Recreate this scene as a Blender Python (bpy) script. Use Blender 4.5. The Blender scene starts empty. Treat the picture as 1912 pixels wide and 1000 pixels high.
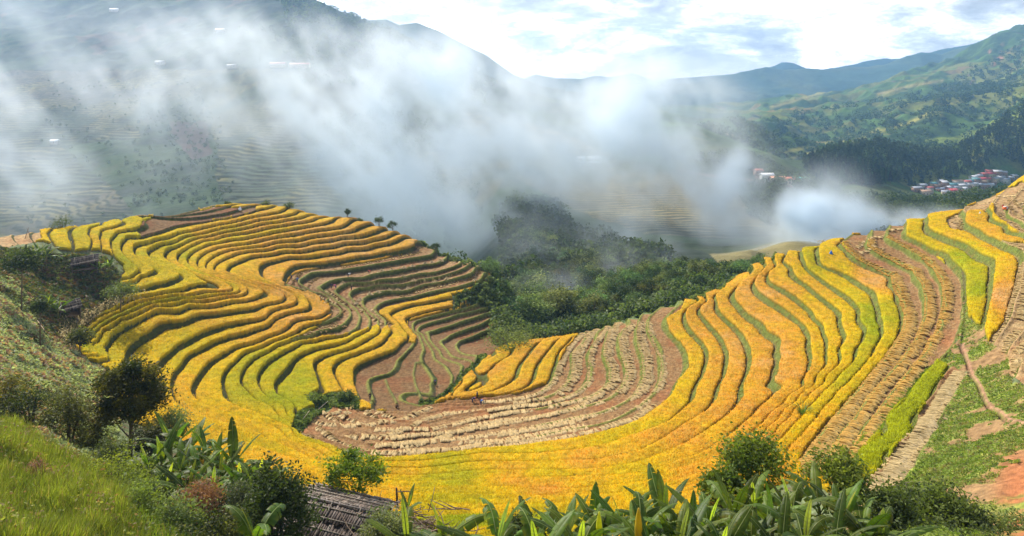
import bpy, bmesh, math, random
import numpy as np
from mathutils import Vector, Matrix, Euler
R = math.radians
C = bpy.context.scene.collection
scene = bpy.context.scene
rng = np.random.default_rng(7)
random.seed(7)

# ------------------------------------------------------------------ camera, sky, sun, exposure
F, CX, HY = 1316.0, 956.0, 190.0          # focal length (px of the 1912 px photograph), centre column, horizon row
cam_d = bpy.data.cameras.new('camera'); cam = bpy.data.objects.new('camera', cam_d); C.objects.link(cam)
cam_d.sensor_width = 36.0; cam_d.lens = 36.0 * F / 1912.0
cam_d.shift_y = -(500.0 - HY) / 1912.0
cam_d.clip_start = 0.5; cam_d.clip_end = 40000
cam.location = (0, 0, 0); cam.rotation_euler = (R(90), 0, 0)
scene.camera = cam
SUN_EL, SUN_AZ = 43.0, 40.0               # azimuth to the left of the view direction
sun_d = bpy.data.lights.new('sun', 'SUN'); sun_d.energy = 4.9; sun_d.angle = R(0.6); sun_d.color = (1.0, 0.93, 0.82)
sun = bpy.data.objects.new('sun', sun_d); C.objects.link(sun)
sdir = Vector((-math.sin(R(SUN_AZ)) * math.cos(R(SUN_EL)), math.cos(R(SUN_AZ)) * math.cos(R(SUN_EL)), math.sin(R(SUN_EL))))
sun.rotation_euler = (-sdir).to_track_quat('-Z', 'Y').to_euler()
world = bpy.data.worlds.new('World'); scene.world = world; world.use_nodes = True
scene.view_settings.view_transform = 'Standard'; scene.view_settings.look = 'None'
scene.view_settings.exposure = 0.40; scene.view_settings.gamma = 1.0
scene.cycles.max_bounces = 16; scene.cycles.diffuse_bounces = 2; scene.cycles.glossy_bounces = 1
scene.cycles.transmission_bounces = 3; scene.cycles.volume_bounces = 14; scene.cycles.transparent_max_bounces = 8
scene.cycles.use_denoising = True
try: scene.cycles.denoiser = 'OPENIMAGEDENOISE'
except Exception: pass
scene.cycles.volume_step_rate = 1.5; scene.cycles.volume_max_steps = 256

def build_world():
    nt = world.node_tree; N = nt.nodes; L = nt.links
    for n in list(N): N.remove(n)
    out = N.new('ShaderNodeOutputWorld'); bg = N.new('ShaderNodeBackground'); bg.inputs[1].default_value = 1.0
    sky = N.new('ShaderNodeTexSky'); sky.sky_type = 'NISHITA'; sky.sun_disc = False
    sky.sun_elevation = R(SUN_EL); sky.sun_rotation = R(-SUN_AZ); sky.air_density = 1.0; sky.dust_density = 1.2
    sc = N.new('ShaderNodeVectorMath'); sc.operation = 'SCALE'; sc.inputs[3].default_value = 0.055
    L.new(sky.outputs[0], sc.inputs[0])
    tc = N.new('ShaderNodeTexCoord')
    sep = N.new('ShaderNodeSeparateXYZ'); L.new(tc.outputs['Generated'], sep.inputs[0])
    def math_(op, a, b=None, c=None, clamp=False):
        m = N.new('ShaderNodeMath'); m.operation = op; m.use_clamp = clamp
        for i, v in enumerate((a, b, c)):
            if v is None: continue
            if isinstance(v, (int, float)): m.inputs[i].default_value = v
            else: L.new(v, m.inputs[i])
        return m.outputs[0]
    # clouds lie on a layer: divide the direction by its height, flattened towards the horizon
    zz2 = math_('ADD', math_('ABSOLUTE', sep.outputs[2]), 0.55)
    cmb = N.new('ShaderNodeCombineXYZ')
    L.new(math_('DIVIDE', sep.outputs[0], zz2), cmb.inputs[0]); L.new(math_('DIVIDE', sep.outputs[1], zz2), cmb.inputs[1])
    L.new(math_('MULTIPLY', sep.outputs[2], 3.6), cmb.inputs[2])
    def noise(scale, detail, rough, off, dist=0.0):
        mp = N.new('ShaderNodeMapping'); mp.inputs[1].default_value = off; L.new(cmb.outputs[0], mp.inputs[0])
        n = N.new('ShaderNodeTexNoise'); n.inputs['Scale'].default_value = scale; n.inputs['Detail'].default_value = detail
        n.inputs['Roughness'].default_value = rough; n.inputs['Distortion'].default_value = dist
        L.new(mp.outputs[0], n.inputs[0]); return n.outputs[0]
    def ramp(x, stops):
        r = N.new('ShaderNodeValToRGB'); L.new(x, r.inputs[0]); el = r.color_ramp.elements
        el[0].position, el[0].color = stops[0][0], (*stops[0][1], 1); el[1].position, el[1].color = stops[-1][0], (*stops[-1][1], 1)
        for p, c in stops[1:-1]:
            e = el.new(p); e.color = (*c, 1)
        return r.outputs[0]
    big = noise(2.3, 6, 0.55, (1.3, 0.4, 0.0), 0.2)
    puff = noise(9.0, 10, 0.66, (4.1, 2.2, 0.7), 0.3)
    fine = math_('ADD', math_('MULTIPLY', big, 0.62), math_('MULTIPLY', puff, 0.42))
    cover = ramp(fine, [(0.22, (0, 0, 0)), (0.31, (1, 1, 1))])
    shade = ramp(math_('ADD', math_('MULTIPLY', noise(3.4, 10, 0.62, (7.7, 1.2, 3.0), 0.4), 0.62), math_('MULTIPLY', puff, 0.42)),
                 [(0.41, (0.44, 0.43, 0.44)), (0.48, (0.66, 0.65, 0.66)), (0.53, (1.05, 1.03, 1.02)), (0.58, (1.85, 1.78, 1.66))])
    # low cumulus bank hangs near the horizon; higher up the sky opens
    low = math_('SUBTRACT', 1.0, math_('MULTIPLY', math_('SUBTRACT', sep.outputs[2], 0.25), 2.2), clamp=True)
    fac = math_('MULTIPLY', cover, low, clamp=True)
    mix = N.new('ShaderNodeMix'); mix.data_type = 'RGBA'
    L.new(fac, mix.inputs[0]); L.new(sc.outputs[0], mix.inputs[6]); MIXCLOUD = mix
    # clouds are brighter on the side of the sun
    dt = N.new('ShaderNodeVectorMath'); dt.operation = 'DOT_PRODUCT'; L.new(tc.outputs['Generated'], dt.inputs[0]); dt.inputs[1].default_value = (-0.35, 0.93, 0.12)
    gl = math_('ADD', 0.95, math_('MULTIPLY', math_('POWER', math_('MAXIMUM', dt.outputs['Value'], 0.0), 3.0), 0.75))
    sb = N.new('ShaderNodeVectorMath'); sb.operation = 'SCALE'; L.new(shade, sb.inputs[0]); L.new(gl, sb.inputs[3]); shade = sb.outputs[0]
    L.new(shade, mix.inputs[7])
    # bright mist right at the horizon
    hz = math_('SUBTRACT', 1.0, math_('MULTIPLY', math_('ABSOLUTE', sep.outputs[2]), 14.0), clamp=True)
    mix2 = N.new('ShaderNodeMix'); mix2.data_type = 'RGBA'; L.new(math_('MULTIPLY', hz, 0.8), mix2.inputs[0])
    L.new(mix.outputs[2], mix2.inputs[6]); mix2.inputs[7].default_value = (1.7, 1.7, 1.66, 1)
    L.new(mix2.outputs[2], bg.inputs[0]); L.new(bg.outputs[0], out.inputs[0])
build_world()

# ------------------------------------------------------------------ helpers
def tag(o, label=None, cat=None, group=None, kind=None):
    if label: o['label'] = label
    if cat: o['category'] = cat
    if group: o['group'] = group
    if kind: o['kind'] = kind
    return o
def P3(px, Y, z): return Vector(((px - CX) / F * Y, Y, z))
def empty(name, loc=(0, 0, 0), rz=0, sc=1.0):
    o = bpy.data.objects.new(name, None); C.objects.link(o); o.location = loc; o.rotation_euler = (0, 0, rz)
    o.scale = (sc, sc, sc); o.empty_display_size = 0.2; return o
def mesh_np(name, V, Fq, mats, parent=None, col=None, smooth=False, matidx=None, uv=None):
    """V (n,3), Fq (m,3|4) -> linked object; col (n,3) linear vertex colour"""
    me = bpy.data.meshes.new(name)
    V = np.ascontiguousarray(V, dtype=np.float32); Fq = np.ascontiguousarray(Fq, dtype=np.int32); k = Fq.shape[1]
    me.vertices.add(len(V)); me.vertices.foreach_set('co', V.ravel())
    me.loops.add(Fq.size); me.loops.foreach_set('vertex_index', Fq.ravel())
    me.polygons.add(len(Fq)); me.polygons.foreach_set('loop_start', np.arange(0, Fq.size, k, dtype=np.int32))
    me.polygons.foreach_set('loop_total', np.full(len(Fq), k, dtype=np.int32))
    if smooth: me.polygons.foreach_set('use_smooth', np.ones(len(Fq), dtype=bool))
    if matidx is not None: me.polygons.foreach_set('material_index', np.ascontiguousarray(matidx, dtype=np.int32))
    if col is not None:
        a = me.color_attributes.new('Col', 'FLOAT_COLOR', 'POINT')
        c4 = np.ones((len(V), 4), dtype=np.float32); c4[:, :3] = col; a.data.foreach_set('color', c4.ravel())
    if uv is not None:
        a = me.attributes.new('grain', 'FLOAT_VECTOR', 'POINT'); u = np.zeros((len(V), 3), dtype=np.float32); u[:, :uv.shape[1]] = uv
        a.data.foreach_set('vector', u.ravel())
    me.update(calc_edges=True)
    for m in (mats if isinstance(mats, (list, tuple)) else [mats]): me.materials.append(m)
    o = bpy.data.objects.new(name, me); C.objects.link(o)
    if parent: o.parent = parent
    return o
class MB:
    """collects quads/triangles with colours into one mesh"""
    def __init__(s): s.V = []; s.Q = []; s.Cc = []; s.n = 0
    def add(s, V, Q, col=(1, 1, 1)):
        V = np.asarray(V, dtype=float); Q = np.asarray(Q, dtype=int)
        if Q.shape[1] == 3: Q = np.concatenate([Q, Q[:, 2:3]], 1)
        s.V.append(V); s.Q.append(Q + s.n); s.n += len(V)
        c = np.asarray(col, dtype=float); s.Cc.append(np.broadcast_to(c, (len(V), 3)) if c.ndim == 1 else c)
        return s
    def tube(s, pts, rad, n=7, col=(1, 1, 1), cap=True):
        pts = np.asarray(pts, float); rad = np.broadcast_to(np.asarray(rad, float), (len(pts),))
        V = []; up = np.array([0.13, 0.07, 1.0])
        for i, p in enumerate(pts):
            d = pts[min(i + 1, len(pts) - 1)] - pts[max(i - 1, 0)]; d = d / (np.linalg.norm(d) + 1e-9)
            a = np.cross(d, up); 
            if np.linalg.norm(a) < 0.2: a = np.cross(d, np.array([1.0, 0, 0]))
            a /= np.linalg.norm(a); b = np.cross(d, a)
            for k in range(n):
                t = 2 * math.pi * k / n; V.append(p + rad[i] * (a * math.cos(t) + b * math.sin(t)))
        Q = []
        for i in range(len(pts) - 1):
            for k in range(n):
                Q.append((i * n + k, i * n + (k + 1) % n, (i + 1) * n + (k + 1) % n, (i + 1) * n + k))
        if cap:
            V.append(pts[0]); V.append(pts[-1]); a, b = len(V) - 2, len(V) - 1; m = (len(pts) - 1) * n
            for k in range(n): Q.append((a, (k + 1) % n, k, k)); Q.append((b, m + k, m + (k + 1) % n, m + (k + 1) % n))
        return s.add(V, Q, col)
    def box(s, c, size, rot=None, col=(1, 1, 1)):
        h = np.array(size) / 2; V = np.array([(x, y, z) for x in (-1, 1) for y in (-1, 1) for z in (-1, 1)]) * h
        if rot is not None: V = V @ np.array(rot.to_matrix() if hasattr(rot, 'to_matrix') else rot).T
        V = V + np.array(c)
        return s.add(V, [(0, 1, 3, 2), (4, 6, 7, 5), (0, 4, 5, 1), (2, 3, 7, 6), (0, 2, 6, 4), (1, 5, 7, 3)], col)
    def build(s, name, mats, parent=None, smooth=False):
        V = np.concatenate(s.V); Q = np.concatenate(s.Q); c = np.concatenate(s.Cc)
        me = bpy.data.meshes.new(name)
        tri = Q[:, 2] == Q[:, 3]
        k = np.where(tri, 3, 4); idx = np.concatenate([q[:kk] for q, kk in zip(Q, k)]) if tri.any() else Q.ravel()
        st = np.concatenate([[0], np.cumsum(k)[:-1]])
        me.vertices.add(len(V)); me.vertices.foreach_set('co', V.astype(np.float32).ravel())
        me.loops.add(len(idx)); me.loops.foreach_set('vertex_index', idx.astype(np.int32))
        me.polygons.add(len(Q)); me.polygons.foreach_set('loop_start', st.astype(np.int32)); me.polygons.foreach_set('loop_total', k.astype(np.int32))
        if smooth: me.polygons.foreach_set('use_smooth', np.ones(len(Q), dtype=bool))
        a = me.color_attributes.new('Col', 'FLOAT_COLOR', 'POINT'); c4 = np.ones((len(V), 4), np.float32); c4[:, :3] = c
        a.data.foreach_set('color', c4.ravel()); me.update(calc_edges=True)
        for m in (mats if isinstance(mats, (list, tuple)) else [mats]): me.materials.append(m)
        o = bpy.data.objects.new(name, me); C.objects.link(o)
        if parent: o.parent = parent
        return o
def copy_tree(o, parent=None):
    c = o.copy(); C.objects.link(c); c.parent = parent
    for ch in list(o.children): copy_tree(ch, c)
    return c
# lattice noise
def _h(ix, iy, iz, seed):
    n = (ix.astype(np.int64) * 374761393 + iy.astype(np.int64) * 668265263 + iz * 2147483647 + seed * 974711) & 0xffffffff
    n = ((n ^ (n >> 13)) * 1274126177) & 0xffffffff
    return ((n ^ (n >> 16)) & 0xffff) / 65535.0
def vnoise(x, y, seed=0):
    ix = np.floor(x); iy = np.floor(y); fx = x - ix; fy = y - iy
    fx = fx * fx * fx * (fx * (fx * 6 - 15) + 10); fy = fy * fy * fy * (fy * (fy * 6 - 15) + 10)
    a = _h(ix, iy, 0, seed); b = _h(ix + 1, iy, 0, seed); c = _h(ix, iy + 1, 0, seed); d = _h(ix + 1, iy + 1, 0, seed)
    return (a + (b - a) * fx) * (1 - fy) + (c + (d - c) * fx) * fy - 0.5
def fbm(x, y, oct=4, seed=0, rough=0.5):
    s = 0; a = 1.0; t = 0
    for i in range(oct):
        ca, sa = math.cos(i * 0.7), math.sin(i * 0.7)
        s = s + a * vnoise((x * ca - y * sa) * 2 ** i, (x * sa + y * ca) * 2 ** i, seed + i * 17); t += a; a *= rough
    return s / t * 1.6
def vnoise3(x, y, z, seed=0):
    ix, iy, iz = np.floor(x), np.floor(y), np.floor(z); fx, fy, fz = x - ix, y - iy, z - iz
    fx, fy, fz = [f * f * (3 - 2 * f) for f in (fx, fy, fz)]
    def H(a, b, c): 
        return _h(ix + a, iy + b, (iz + c).astype(np.int64), seed)
    def lx(b, c): a0 = H(0, b, c); return a0 + (H(1, b, c) - a0) * fx
    y0 = lx(0, 0); y0 = y0 + (lx(1, 0) - y0) * fy; y1 = lx(0, 1); y1 = y1 + (lx(1, 1) - y1) * fy
    return y0 + (y1 - y0) * fz - 0.5
def sstep(a, b, x):
    t = np.clip((x - a) / (b - a), 0, 1); return t * t * (3 - 2 * t)
class TPS:
    def __init__(s, P, v, reg=0.0, scale=None):
        P = np.asarray(P, float); v = np.asarray(v, float); s.c = P.mean(0); s.s = P.std(0).mean() if scale is None else scale
        s.P = (P - s.c) / s.s; n = len(P)
        K = s.k(s.P, s.P) + np.eye(n) * reg; A = np.zeros((n + 3, n + 3)); A[:n, :n] = K
        A[:n, n] = 1; A[:n, n + 1:] = s.P; A[n:, :n] = A[:n, n:].T
        s.w = np.linalg.solve(A, np.concatenate([v, [0, 0, 0]]))
    def k(s, A, B):
        d = ((A[:, None, :] - B[None]) ** 2).sum(-1); return 0.5 * d * np.log(d + 1e-12)
    def __call__(s, X):
        X = (np.asarray(X, float) - s.c) / s.s; out = np.empty(len(X)); n = len(s.P)
        for i in range(0, len(X), 20000):
            x = X[i:i + 20000]; out[i:i + 20000] = s.k(x, s.P) @ s.w[:n] + s.w[n] + x @ s.w[n + 1:]
        return out
def up1(A, axis, idx):
    """cubic (Catmull-Rom) sampling of A along axis at fractional positions idx"""
    n = A.shape[axis]; i = np.clip(np.floor(idx).astype(int), 0, n - 2); t = idx - i
    g = lambda k: np.take(A, np.clip(i + k, 0, n - 1), axis=axis)
    sh = [1] * A.ndim; sh[axis] = -1; t = t.reshape(sh)
    a, b, c, d = g(-1), g(0), g(1), g(2)
    return b + 0.5 * t * (c - a + t * (2 * a - 5 * b + 4 * c - d + t * (3 * (b - c) + d - a)))
def inpoly(px, py, poly):
    poly = np.asarray(poly, float); r = np.zeros(px.shape, bool); j = len(poly) - 1
    for i in range(len(poly)):
        xi, yi = poly[i]; xj, yj = poly[j]
        c = ((yi > py) != (yj > py)) & (px < (xj - xi) * (py - yi) / (yj - yi + 1e-12) + xi)
        r ^= c; j = i
    return r

# ------------------------------------------------------------------ materials
def mat_base(name):
    m = bpy.data.materials.new(name); m.use_nodes = True; nt = m.node_tree; b = nt.nodes['Principled BSDF']
    b.inputs['Roughness'].default_value = 0.9
    if 'Specular IOR Level' in b.inputs: b.inputs['Specular IOR Level'].default_value = 0.15
    return m, nt, b
def mat_vcol(name, rough=0.9, nscale=2.0, namp=0.35, bump=0.0, bscale=8.0, spec=0.15, tint=(1.25, 1.3, 0.5), transl=0.0, objrand=0.0, metal=0.0):
    m, nt, b = mat_base(name); N, L = nt.nodes, nt.links
    b.inputs['Roughness'].default_value = rough; b.inputs['Specular IOR Level'].default_value = spec; b.inputs['Metallic'].default_value = metal
    at = N.new('ShaderNodeVertexColor'); at.layer_name = 'Col'
    geo = N.new('ShaderNodeNewGeometry')
    nz = N.new('ShaderNodeTexNoise'); nz.inputs['Scale'].default_value = nscale; nz.inputs['Detail'].default_value = 5
    L.new(geo.outputs['Position'], nz.inputs[0])
    mr = N.new('ShaderNodeMapRange'); mr.inputs[1].default_value = 0.3; mr.inputs[2].default_value = 0.7
    mr.inputs[3].default_value = 1 - namp; mr.inputs[4].default_value = 1 + namp; L.new(nz.outputs[0], mr.inputs[0])
    sc = N.new('ShaderNodeVectorMath'); sc.operation = 'SCALE'; L.new(at.outputs[0], sc.inputs[0]); L.new(mr.outputs[0], sc.inputs[3])
    last = sc.outputs[0]
    if objrand > 0:
        oi = N.new('ShaderNodeObjectInfo'); hs = N.new('ShaderNodeHueSaturation')
        m1 = N.new('ShaderNodeMapRange'); m1.inputs[3].default_value = 0.5 - 0.05 * objrand; m1.inputs[4].default_value = 0.5 + 0.04 * objrand
        m2 = N.new('ShaderNodeMapRange'); m2.inputs[3].default_value = 1 - 0.4 * objrand; m2.inputs[4].default_value = 1 + 0.4 * objrand
        L.new(oi.outputs['Random'], m1.inputs[0]); 
        w = N.new('ShaderNodeMath'); w.operation = 'FRACT'; w2 = N.new('ShaderNodeMath'); w2.operation = 'MULTIPLY'; w2.inputs[1].default_value = 7.31
        L.new(oi.outputs['Random'], w2.inputs[0]); L.new(w2.outputs[0], w.inputs[0]); L.new(w.outputs[0], m2.inputs[0])
        L.new(m1.outputs[0], hs.inputs['Hue']); L.new(m2.outputs[0], hs.inputs['Value']); L.new(last, hs.inputs['Color']); last = hs.outputs[0]
    L.new(last, b.inputs['Base Color'])
    if bump > 0:
        n2 = N.new('ShaderNodeTexNoise'); n2.inputs['Scale'].default_value = bscale; n2.inputs['Detail'].default_value = 4
        L.new(geo.outputs['Position'], n2.inputs[0]); bp = N.new('ShaderNodeBump'); bp.inputs['Strength'].default_value = 0.8
        bp.inputs['Distance'].default_value = bump; L.new(n2.outputs[0], bp.inputs['Height']); L.new(bp.outputs[0], b.inputs['Normal'])
    if transl > 0:
        tr = N.new('ShaderNodeBsdfTranslucent'); mx = N.new('ShaderNodeMixShader'); mx.inputs[0].default_value = transl
        out = N['Material Output']; tl = N.new('ShaderNodeVectorMath'); tl.operation = 'MULTIPLY'; tl.inputs[1].default_value = tint
        L.new(last, tl.inputs[0]); L.new(tl.outputs[0], tr.inputs[0]); L.new(b.outputs[0], mx.inputs[1]); L.new(tr.outputs[0], mx.inputs[2]); L.new(mx.outputs[0], out.inputs[0])
    return m
M = {}
M['earth'] = mat_vcol('earth_and_banks', 0.95, 1.3, 0.35, 0.12, 5.0)
M['rice'] = mat_vcol('ripe_rice', 0.85, 0.8, 0.22, 0.05, 9.0, 0.12, tint=(1.25, 1.12, 0.5), transl=0.35)
M['straw'] = mat_vcol('cut_straw', 0.8, 3.0, 0.2, transl=0.15)
M['leaf'] = mat_vcol('foliage', 0.6, 1.1, 0.35, 0, 5, 0.25, transl=0.42)
M['tree'] = mat_vcol('tree_foliage', 0.65, 0.5, 0.3, 0, 5, 0.2, transl=0.25, objrand=1.0)
M['banana'] = mat_vcol('banana_leaf', 0.45, 1.5, 0.25, 0, 5, 0.22, transl=0.45, objrand=0.5)
M['bark'] = mat_vcol('bark', 0.9, 6, 0.3, 0.02, 20)
M['wood'] = mat_vcol('weathered_wood', 0.75, 9, 0.4, 0.02, 25, 0.3)
M['paint'] = mat_vcol('painted_metal', 0.6, 1.2, 0.12, 0, 5, 0.3)
M['cloth'] = mat_vcol('cloth', 0.85, 6, 0.15)
M['skin'] = mat_vcol('skin', 0.6, 6, 0.05, 0, 5, 0.3)
M['far'] = mat_vcol('far_slopes', 0.95, 0.03, 0.25, 2.0, 0.12)
# ------------------------------------------------------------------ lay of the land: heights read at landmarks (column, row, depth)
def zr(py, Y): return (HY - py) / F * Y
near = [ # column, row, height z -> depth
 (700,850,-54),(900,760,-56),(780,700,-57),(900,640,-60),(960,606,-63),(830,745,-56.6),(1000,640,-54.5),(1130,700,-54.2),(1060,800,-54),(1180,640,-52),
 (1280,565,-47.5),(1420,490,-42),(1560,450,-38),(1700,415,-33.5),(1850,372,-28),(1912,345,-26),
 (1270,700,-52),(1420,700,-48.5),(1500,700,-46.5),(1640,700,-43),(1700,690,-41.2),(1780,700,-39),(1900,700,-34.5),
 (1350,600,-48),(1480,560,-44),(1600,520,-41),(1700,490,-38),(1800,480,-34),(1900,450,-30),(1800,580,-37),(1900,560,-33),(1560,620,-44.5),(1680,600,-41.5),
 (1900,850,-32),(1800,850,-35),(1900,990,-28),(1700,900,-36),(1600,880,-38.7),(1450,880,-43.5),(1300,900,-46),(1350,800,-48),(1250,780,-50.8),(1500,800,-44.8),
 (700,900,-52.5),(850,960,-49.5),(1000,960,-48.5),(1150,960,-47),(850,1000,-47.5),(1000,900,-51),(1150,880,-49.8),
 (400,385,-32),(250,405,-30.5),(100,430,-30),(540,392,-34.5),(650,410,-38),(760,450,-44),(900,505,-50.7),(905,520,-51.5),(480,388,-33),
 (0,455,-29.5),(150,500,-34.5),(60,470,-30.5),(200,470,-33.5),(220,440,-32),(300,440,-34),(420,412,-34.3),(600,410,-38),
 (300,480,-37.5),(400,450,-38),(480,440,-38.5),(560,470,-43),(620,470,-44),(700,470,-45.7),(450,480,-41),(500,510,-44),(600,500,-46.5),(700,520,-49.5),(830,490,-48.8),
 (760,545,-53),(850,560,-54.3),(930,610,-59),(820,600,-56.2),(660,560,-51.5),(620,600,-51.3),(550,525,-46),(400,520,-41.6),(330,520,-39.5),(250,550,-40),
 (170,640,-44),(330,590,-44.2),(450,590,-46.5),(560,640,-51.5),(690,630,-54),(300,700,-48.3),(430,720,-51.5),(560,750,-54),(640,740,-55.6),
 (300,780,-48),(400,800,-50),(550,840,-52.6),(350,830,-47.5),(480,870,-48.6),(600,890,-50.2),(430,640,-49),(700,680,-56.4),(740,650,-55.4),
 (120,640,-40.5),(50,560,-34.5),(0,500,-31),(0,640,-32.5),(100,750,-34),(0,750,-30),(250,800,-40),(200,850,-33),(0,800,-24),(0,900,-19.4),(200,900,-26),(300,950,-25),
 (0,1000,-16.6),(250,1000,-20.3),(110,560,-37),(110,520,-35.5)]
near3 = [((px - CX) / F * (-z / ((py - HY) / F)), -z / ((py - HY) / F), z) for px, py, z in near]
hid = [ # column, depth, height of ground the camera cannot see
 (450,38,-24.6),(450,60,-34),(700,45,-30),(700,65,-40),(850,33,-25),(1000,33,-25),(1000,55,-36),(1150,33,-24.5),(1300,33,-24),(1300,55,-35),(1450,33,-23.5),(1450,55,-34),
 (1600,33,-22.5),(1600,50,-31),(1750,35,-21.8),(1900,32,-21.5),(2100,35,-22),(2150,80,-27),(-200,40,-17),(-200,80,-26),(-200,140,-27),(850,18,-13),(450,18,-13.5),(1300,18,-14),(1700,18,-13.5),(100,18,-13),(-300,18,-12.5),(2200,18,-14),(1950,18,-13.8),(0,22,-14.6),(300,24,-16.8),(2050,25,-18),(1650,25,-17.6),
 (0,175,-38),(-200,185,-34),(100,185,-42),(250,220,-48),(400,255,-52),(540,268,-56),(650,270,-60),(760,262,-64),(900,245,-68),(960,235,-72),(1000,205,-70),(1000,180,-62),
 (1150,190,-62),(1280,190,-60),(1420,205,-56),(1560,218,-53),(1700,225,-49),(1850,232,-44),(1950,245,-42),(2150,240,-34),(1150,225,-74),(1280,225,-72),(1420,245,-70),(1560,255,-68),(1700,262,-66),
 (1900,275,-60),(2150,280,-50),(0,230,-62),(-250,240,-58),(250,280,-78),(540,300,-82),(760,292,-84),(2100,165,-22),(2100,120,-24)]
near3 += [((px - CX) / F * Y, Y, z) for px, Y, z in hid]
near3 = np.array(near3)
S_fit = TPS(near3[:, :2], near3[:, 2], reg=1e-4, scale=60.0)
# coarse grid in (column, ln depth)
U0, U1, V0, V1 = -230.0, 2150.0, math.log(13.0), math.log(290.0)
cu = np.linspace(U0, U1, 300); cv = np.linspace(V0, V1, 260)
def uv2xy(U, V): Y = np.exp(V); return (U - CX) / F * Y, Y
CU, CV = np.meshgrid(cu, cv); cX, cY = uv2xy(CU, CV)
Sc = S_fit(np.stack([cX.ravel(), cY.ravel()], 1)).reshape(CU.shape)
def samp(A, px, Y):
    """bilinear sample of a coarse-grid array at column, depth"""
    u = np.clip((np.asarray(px, float) - U0) / (U1 - U0) * (len(cu) - 1), 0, len(cu) - 1.001); v = np.clip((np.log(Y) - V0) / (V1 - V0) * (len(cv) - 1), 0, len(cv) - 1.001)
    i = u.astype(int); j = v.astype(int); a = u - i; b = v - j
    return (A[j, i] * (1 - a) + A[j, i + 1] * a) * (1 - b) + (A[j + 1, i] * (1 - a) + A[j + 1, i + 1] * a) * b
def drop(px, py, ymin=55.0):
    """depth at which the sight line through a landmark meets the land"""
    px = np.atleast_1d(np.asarray(px, float)); py = np.atleast_1d(np.asarray(py, float)); out = np.full(px.shape, np.nan)
    Ys = np.exp(np.linspace(math.log(ymin), V1, 700))
    for k in range(len(px)):
        g = samp(Sc, np.full(Ys.shape, px[k]), Ys) - (HY - py[k]) / F * Ys
        hit = np.where(g >= 0)[0]
        if len(hit) == 0: i = int(np.argmax(g)); out[k] = Ys[i]
        elif hit[0] == 0: out[k] = Ys[0]
        else:
            i = hit[0]; t = -g[i - 1] / (g[i] - g[i - 1]); out[k] = Ys[i - 1] + t * (Ys[i] - Ys[i - 1])
    return out
def xy_of(pts, ymin=55.0):
    p = np.asarray(pts, float); Y = drop(p[:, 0], p[:, 1], ymin); return np.stack([(p[:, 0] - CX) / F * Y, Y], 1)
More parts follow.
